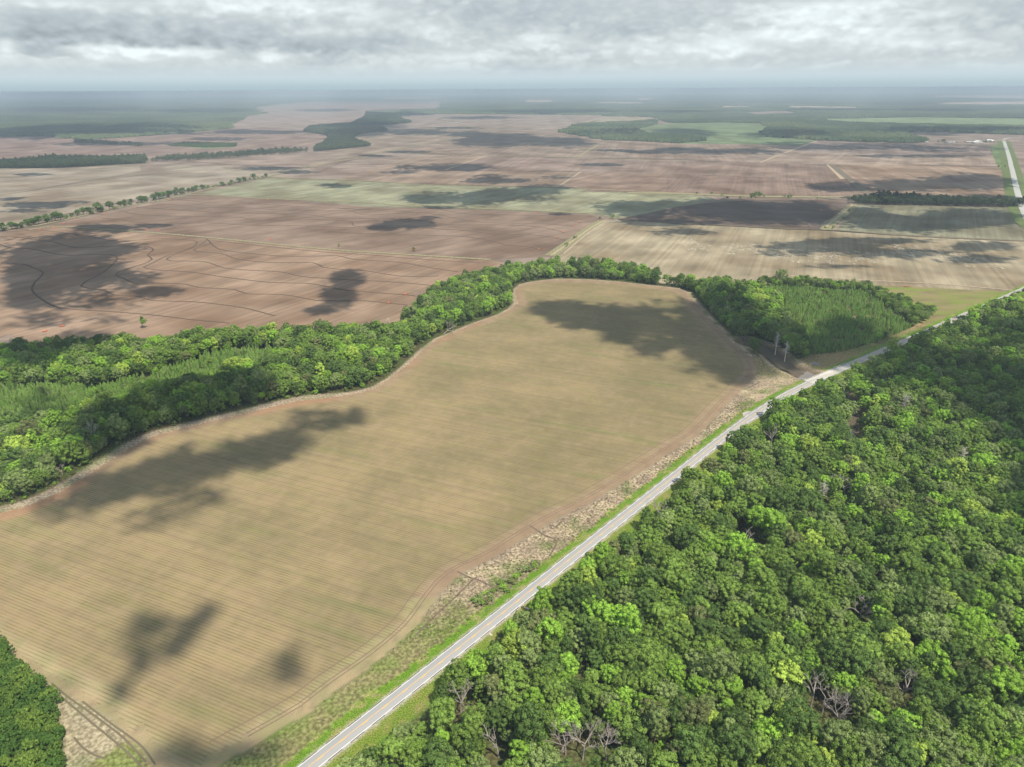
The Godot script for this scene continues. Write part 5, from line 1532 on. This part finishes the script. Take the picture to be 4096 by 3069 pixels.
	for i in rk.size():
		var rs := SurfaceTool.new()
		for k in 46:
			var u := Vector2(rng.randfn(), rng.randfn()) * Vector2(3.6, 2.2)
			box_into(rs, Vector3(u.x, rng.randf_range(0.0, 0.45), u.y), Vector3(1, 0.7, 0.8) * rng.randf_range(0.5, 1.2), Basis.from_euler(Vector3(rng.randf() * 3, rng.randf() * 6, rng.randf() * 3)))
		var o3 := part("rock_heap", rs.commit(), rockm)
		o3.position = Vector3(rk[i].x, 0.1, rk[i].y)
		o3.rotation.y = 0.6
		tag(o3, ["grey rock heap on the bank beyond the bridge", "grey rock heap on the field side before the bridge", "pale rock strip curving over the grassy creek bank"][i], "rocks", "", "stuff")

func house_walls(l: float, d: float, e: float, r: float, along_z: bool) -> ArrayMesh:
	var st := SurfaceTool.new()
	box_into(st, Vector3(0, e * 0.5, 0), Vector3(l * 2.0, e, d * 2.0))
	var pr := PrismMesh.new()
	if along_z:
		pr.size = Vector3(l * 2.0, r - e, d * 2.0)
		st.append_from(pr, 0, Transform3D(Basis(), Vector3(0, e + (r - e) * 0.5, 0)))
	else:
		pr.size = Vector3(d * 2.0, r - e, l * 2.0)
		st.append_from(pr, 0, Transform3D(Basis(Vector3.UP, PI / 2), Vector3(0, e + (r - e) * 0.5, 0)))
	return st.commit()

func house_roof(l: float, d: float, e: float, r: float, along_z: bool) -> ArrayMesh:
	var st := SurfaceTool.new()
	var run := l if along_z else d
	var len_ := (d if along_z else l) * 2.0 + 0.8
	var slope := Vector2(run, r - e).length() + 0.5
	var ang := atan2(r - e, run)
	for s in [-1.0, 1.0]:
		if along_z:
			box_into(st, Vector3(s * run * 0.5, e + (r - e) * 0.5 + 0.18, 0), Vector3(slope, 0.2, len_), Basis(Vector3.BACK, -s * ang))
		else:
			box_into(st, Vector3(0, e + (r - e) * 0.5 + 0.18, s * run * 0.5), Vector3(len_, 0.2, slope), Basis(Vector3.RIGHT, s * ang))
	return st.commit()

# ---------- the clouds overhead that throw the shadows ----------
func build_clouds() -> void:
	var m := mat(Color(0.88, 0.89, 0.90), 1.0, 0.0)
	m.backlight_enabled = true
	m.backlight = Color(0.3, 0.3, 0.3)
	var puff := SphereMesh.new()
	puff.radius = 1.0; puff.height = 1.7; puff.radial_segments = 9; puff.rings = 5
	var CL := [59,-906,43,1,-3,47,1,110,-876,65,1,-8,71,1,173,-859,76,1,-17,94,1,227,-839,69,1,-28,118,1,232,-754,49,1,-26,97,1,232,-682,24,0,-15,52,1,171,-763,42,1,-10,51,1,129,-796,30,0,-5,34,1,275,-741,49,1,-29,88,1,329,-740,56,1,-21,54,1,405,-814,44,1,-22,50,1,356,-737,46,1,-25,60,1,407,-736,46,1,-32,67,1,394,-661,56,1,-38,75,1,430,-619,70,1,-63,107,1,438,-558,52,1,-75,114,1,359,-443,20,0,-46,71,0.8,553,-764,37,1,-30,48,0.7,492,-799,33,1,-19,34,0.5,-140,-577,13,0,4,22,0.8,-171,-570,31,0,7,27,0.7,-195,-526,29,0,10,34,0.8,-221,-512,34,0,13,37,0.85,-250,-491,35,0,14,35,0.8,-272,-469,33,0,17,36,0.75,-304,-456,34,0,16,29,0.8,-320,-431,30,0,14,23,0.6,-224,-446,24,0,9,22,0.6,-252,-413,24,0,9,19,0.5,-232,-424,19,0,8,18,0.45,-302,-597,47,1,24,57,0.9,-341,-549,40,0,28,54,0.9,-262,-629,31,0,16,45,0.8,-534,-735,41,1,42,67,0.8,-494,-773,38,1,32,57,0.7,-435,-598,26,0,26,42,0.5,-201,-310,15,0,7,14,0.95,-173,-316,8,-10,8,11,0.85,-178,-298,9,-16,8,9,0.95,-190,-282,4,-14,9,7,0.95,-192,-262,1,-8,8,6,0.9,-200,-292,11,0,7,15,0.55,-113,-276,11,0,4,15,0.65,-125,-273,10,0,2,8,0.35,-220,-268,5,0,4,7,0.4,-129,-227,29,0,4,10,0.75,-144,-224,18,0,4,9,0.75,-112,-232,12,0,2,5,0.4,-820,-1283,128,3,91,155,1,-763,-1344,85,2,55,106,1,-775,-1118,45,1,79,126,1,-673,-1057,93,2,49,85,1,-620,-1091,66,1,49,96,1,-684,-984,40,1,47,75,0.9,-584,-959,65,1,28,52,0.6,-525,-1011,48,1,16,34,0.7,-603,-873,42,1,22,36,0.5,-513,-871,36,1,10,20,0.5,-260,-1089,36,1,13,60,0.95,-252,-988,32,1,19,85,0.95,-256,-912,26,0,9,35,0.9,-867,-1532,76,2,29,56,0.9,-779,-1557,61,2,16,35,0.7,-222,-1569,61,2,8,64,1,-270,-1526,34,1,6,39,0.9,-184,-1641,32,1,3,32,0.5,-80,-1977,189,7,6,154,1,36,-2096,120,5,-2,111,1,-239,-1938,81,3,10,87,1,-531,-2247,79,3,18,81,0.8,105,-2166,96,4,-4,75,0.7,-165,-1799,58,2,3,30,0.8,115,-1683,32,1,-1,20,0.8,310,-1746,123,4,-22,129,1,465,-1831,128,4,-26,109,1,510,-1739,166,6,-43,157,1,649,-1693,129,4,-64,176,1,350,-1564,111,3,-11,52,1,714,-1613,51,2,-36,86,0.8,356,-1455,66,2,-13,56,0.9,597,-1309,127,3,-23,54,0.9,482,-1251,73,2,-11,31,0.6,693,-1246,121,3,-23,46,0.8,789,-1188,85,2,-21,35,0.8,875,-1302,76,2,-31,50,0.8,702,-1350,131,3,-17,35,0.9,550,-1143,67,2,-9,20,0.5,848,-1549,148,4,-59,114,0.95,1031,-1603,112,3,-92,153,0.95,826,-1674,53,2,-55,119,0.9,1169,-2176,203,8,-95,185,1,1411,-2257,167,7,-139,234,1,961,-2110,112,5,-49,112,1,952,-2185,82,3,-45,109,1,1012,-1893,190,7,-42,83,0.95,1225,-1885,106,4,-51,82,0.95,-241,-2779,201,10,13,156,1,-24,-2345,133,6,1,94,1,-383,-2608,91,4,10,69,0.8,-52,-2477,63,3,1,55,0.7,336,-2837,97,5,-7,61,1,148,-2427,92,4,-3,53,0.5,-76,-4408,314,25,10,601,1,226,-4184,232,18,-22,423,1,-649,-5197,389,37,57,469,1,-280,-4891,182,16,17,311,0.8,-319,-7833,506,72,21,523,1,660,-3426,190,12,-27,142,1,476,-3518,130,9,-11,82,0.8,-481,-3499,110,7,9,65,1,-625,-3306,83,5,11,58,1,-433,-5747,214,22,16,213,0.7,977,-3432,294,19,-65,234,1,818,-3580,132,9,-38,169,1,1659,-3669,531,37,-104,237,0.7,1684,-3144,305,18,-40,77,0.7,2020,-3499,252,17,-91,162,0.6,1449,-3910,142,10,-48,134,0.7,-941,-2781,142,7,34,104,1,-770,-2643,84,4,17,63,0.8,-1241,-1875,92,3,41,65,1,-1211,-1775,70,2,24,37,0.7,-1165,-1912,50,2,15,25,0.8,-1703,-2597,84,4,33,53,0.7,-1367,-1980,52,2,24,36,0.7,-3301,-5632,514,50,397,691,1,-2848,-5999,426,44,253,544,1,-3317,-5162,236,21,365,581,1,-1749,-4544,232,19,84,224,0.7,-1772,-5302,371,35,119,365,0.9,-2074,-4171,482,36,92,190,0.7,-1138,-6120,345,38,149,815,0.9,-1017,-4957,187,17,86,427,0.8,-1335,-9018,338,54,127,868,0.8,803,-5060,308,29,-78,501,0.6,1170,-5026,273,26,-100,439,0.8,1704,-4617,443,39,-134,371,0.7,2703,-4882,459,43,-224,414,0.8,3195,-4945,288,28,-201,318,0.8,-6899,-11895,1547,296,1140,1985,0.95,-4456,-10712,917,165,504,1224,0.95,-2777,-5223,710,65,184,354,0.95,-10815,-17772,1804,484,802,1327,1,504,-9427,913,157,-35,660,1,1948,-9178,649,112,-94,446,1,-2852,-17246,1101,326,154,935,1,3999,-9390,639,117,-197,467,1,-2721,-11096,638,122,190,781,0.7,-12201,-22302,2475,815,1023,1879,1,-10242,-28077,2418,1032,900,2479,0.8,514,-9618,814,143,-31,588,1,-1293,-23118,1291,525,100,1792,1,5985,-24833,1210,605,-402,1677,1,5042,-9199,562,103,-233,430,1,5130,-15414,936,287,-231,698,1,6559,-12714,820,213,-261,510,1]
	var edge := N(701, 1.0, 4)
	var groups := {}
	for i in range(0, CL.size(), 7):
		var o := Vector2(CL[i], CL[i + 1]); var U := Vector2(CL[i + 2], CL[i + 3]); var V := Vector2(CL[i + 4], CL[i + 5]); var st: float = CL[i + 6]
		var dist := o.length()
		var cell := clampf(dist * 0.0056, 2.4, 55.0)
		var alt := 1050.0 if dist < 2400.0 else 750.0 + dist * 0.21
		var key := "%d_%d" % [int(floorf((o.x + 20000.0) / maxf(400.0, dist * 0.6))), int(log(dist) * 2.0)]
		if not groups.has(key): groups[key] = []
		var nf := 7.0 / maxf(dist, 300.0)
		var ext := Vector2(absf(U.x) + absf(V.x), absf(U.y) + absf(V.y)) * 1.45
		var inv := Transform2D(U, V, Vector2.ZERO).affine_inverse()
		var depth := cell * maxf(1.0, dist / 900.0)   # seen at a slant, far clouds are drawn coarser in depth
		var zz := -ext.y
		while zz <= ext.y:
			var x := -ext.x
			while x <= ext.x:
				var q := Vector2(x + rng.randf_range(-0.5, 0.5) * cell, zz + rng.randf_range(-0.5, 0.5) * cell)
				x += cell
				var t := inv * q
				var g := o + q
				var nz := edge.get_noise_2d(g.x * nf, g.y * nf * (270.0 / (270.0 + dist * 0.25)) ) + 0.5 * edge.get_noise_2d(g.x * nf * 3.0 + 70.0, g.y * nf * 2.0)
				var f := 1.0 - t.length() + 0.55 * nz
				var pr := smoothstep(-0.25, 0.55, f) * minf(1.0, st * 1.15)
				if rng.randf() > pr: continue
				var y := alt + rng.randf() * 60.0 * clampf(f, 0, 1)
				var r := cell * lerpf(0.34, 0.92, clampf(pr, 0, 1)) * rng.randf_range(0.8, 1.15)
				var p := Vector3(g.x, 0, g.y) + to_sun * (y / to_sun.y)
				groups[key].append(Transform3D(Basis(Vector3.UP, rng.randf() * TAU).scaled(Vector3(r, r, r)), p))
			zz += cell
	var total := 0
	for k in groups:
		var list: Array = groups[k]
		if list.is_empty(): continue
		total += list.size()
		var mm := MultiMesh.new()
		mm.transform_format = MultiMesh.TRANSFORM_3D
		mm.mesh = puff
		mm.instance_count = list.size()
		for i in list.size(): mm.set_instance_transform(i, list[i])
		var o := MultiMeshInstance3D.new()
		o.multimesh = mm
		o.material_override = m
		o.name = numbered("cloud")
		add_child(o)
		tag(o, "broken white cloud overhead that throws its shadow on the fields", "", "", "structure")
	print("puffs ", total)
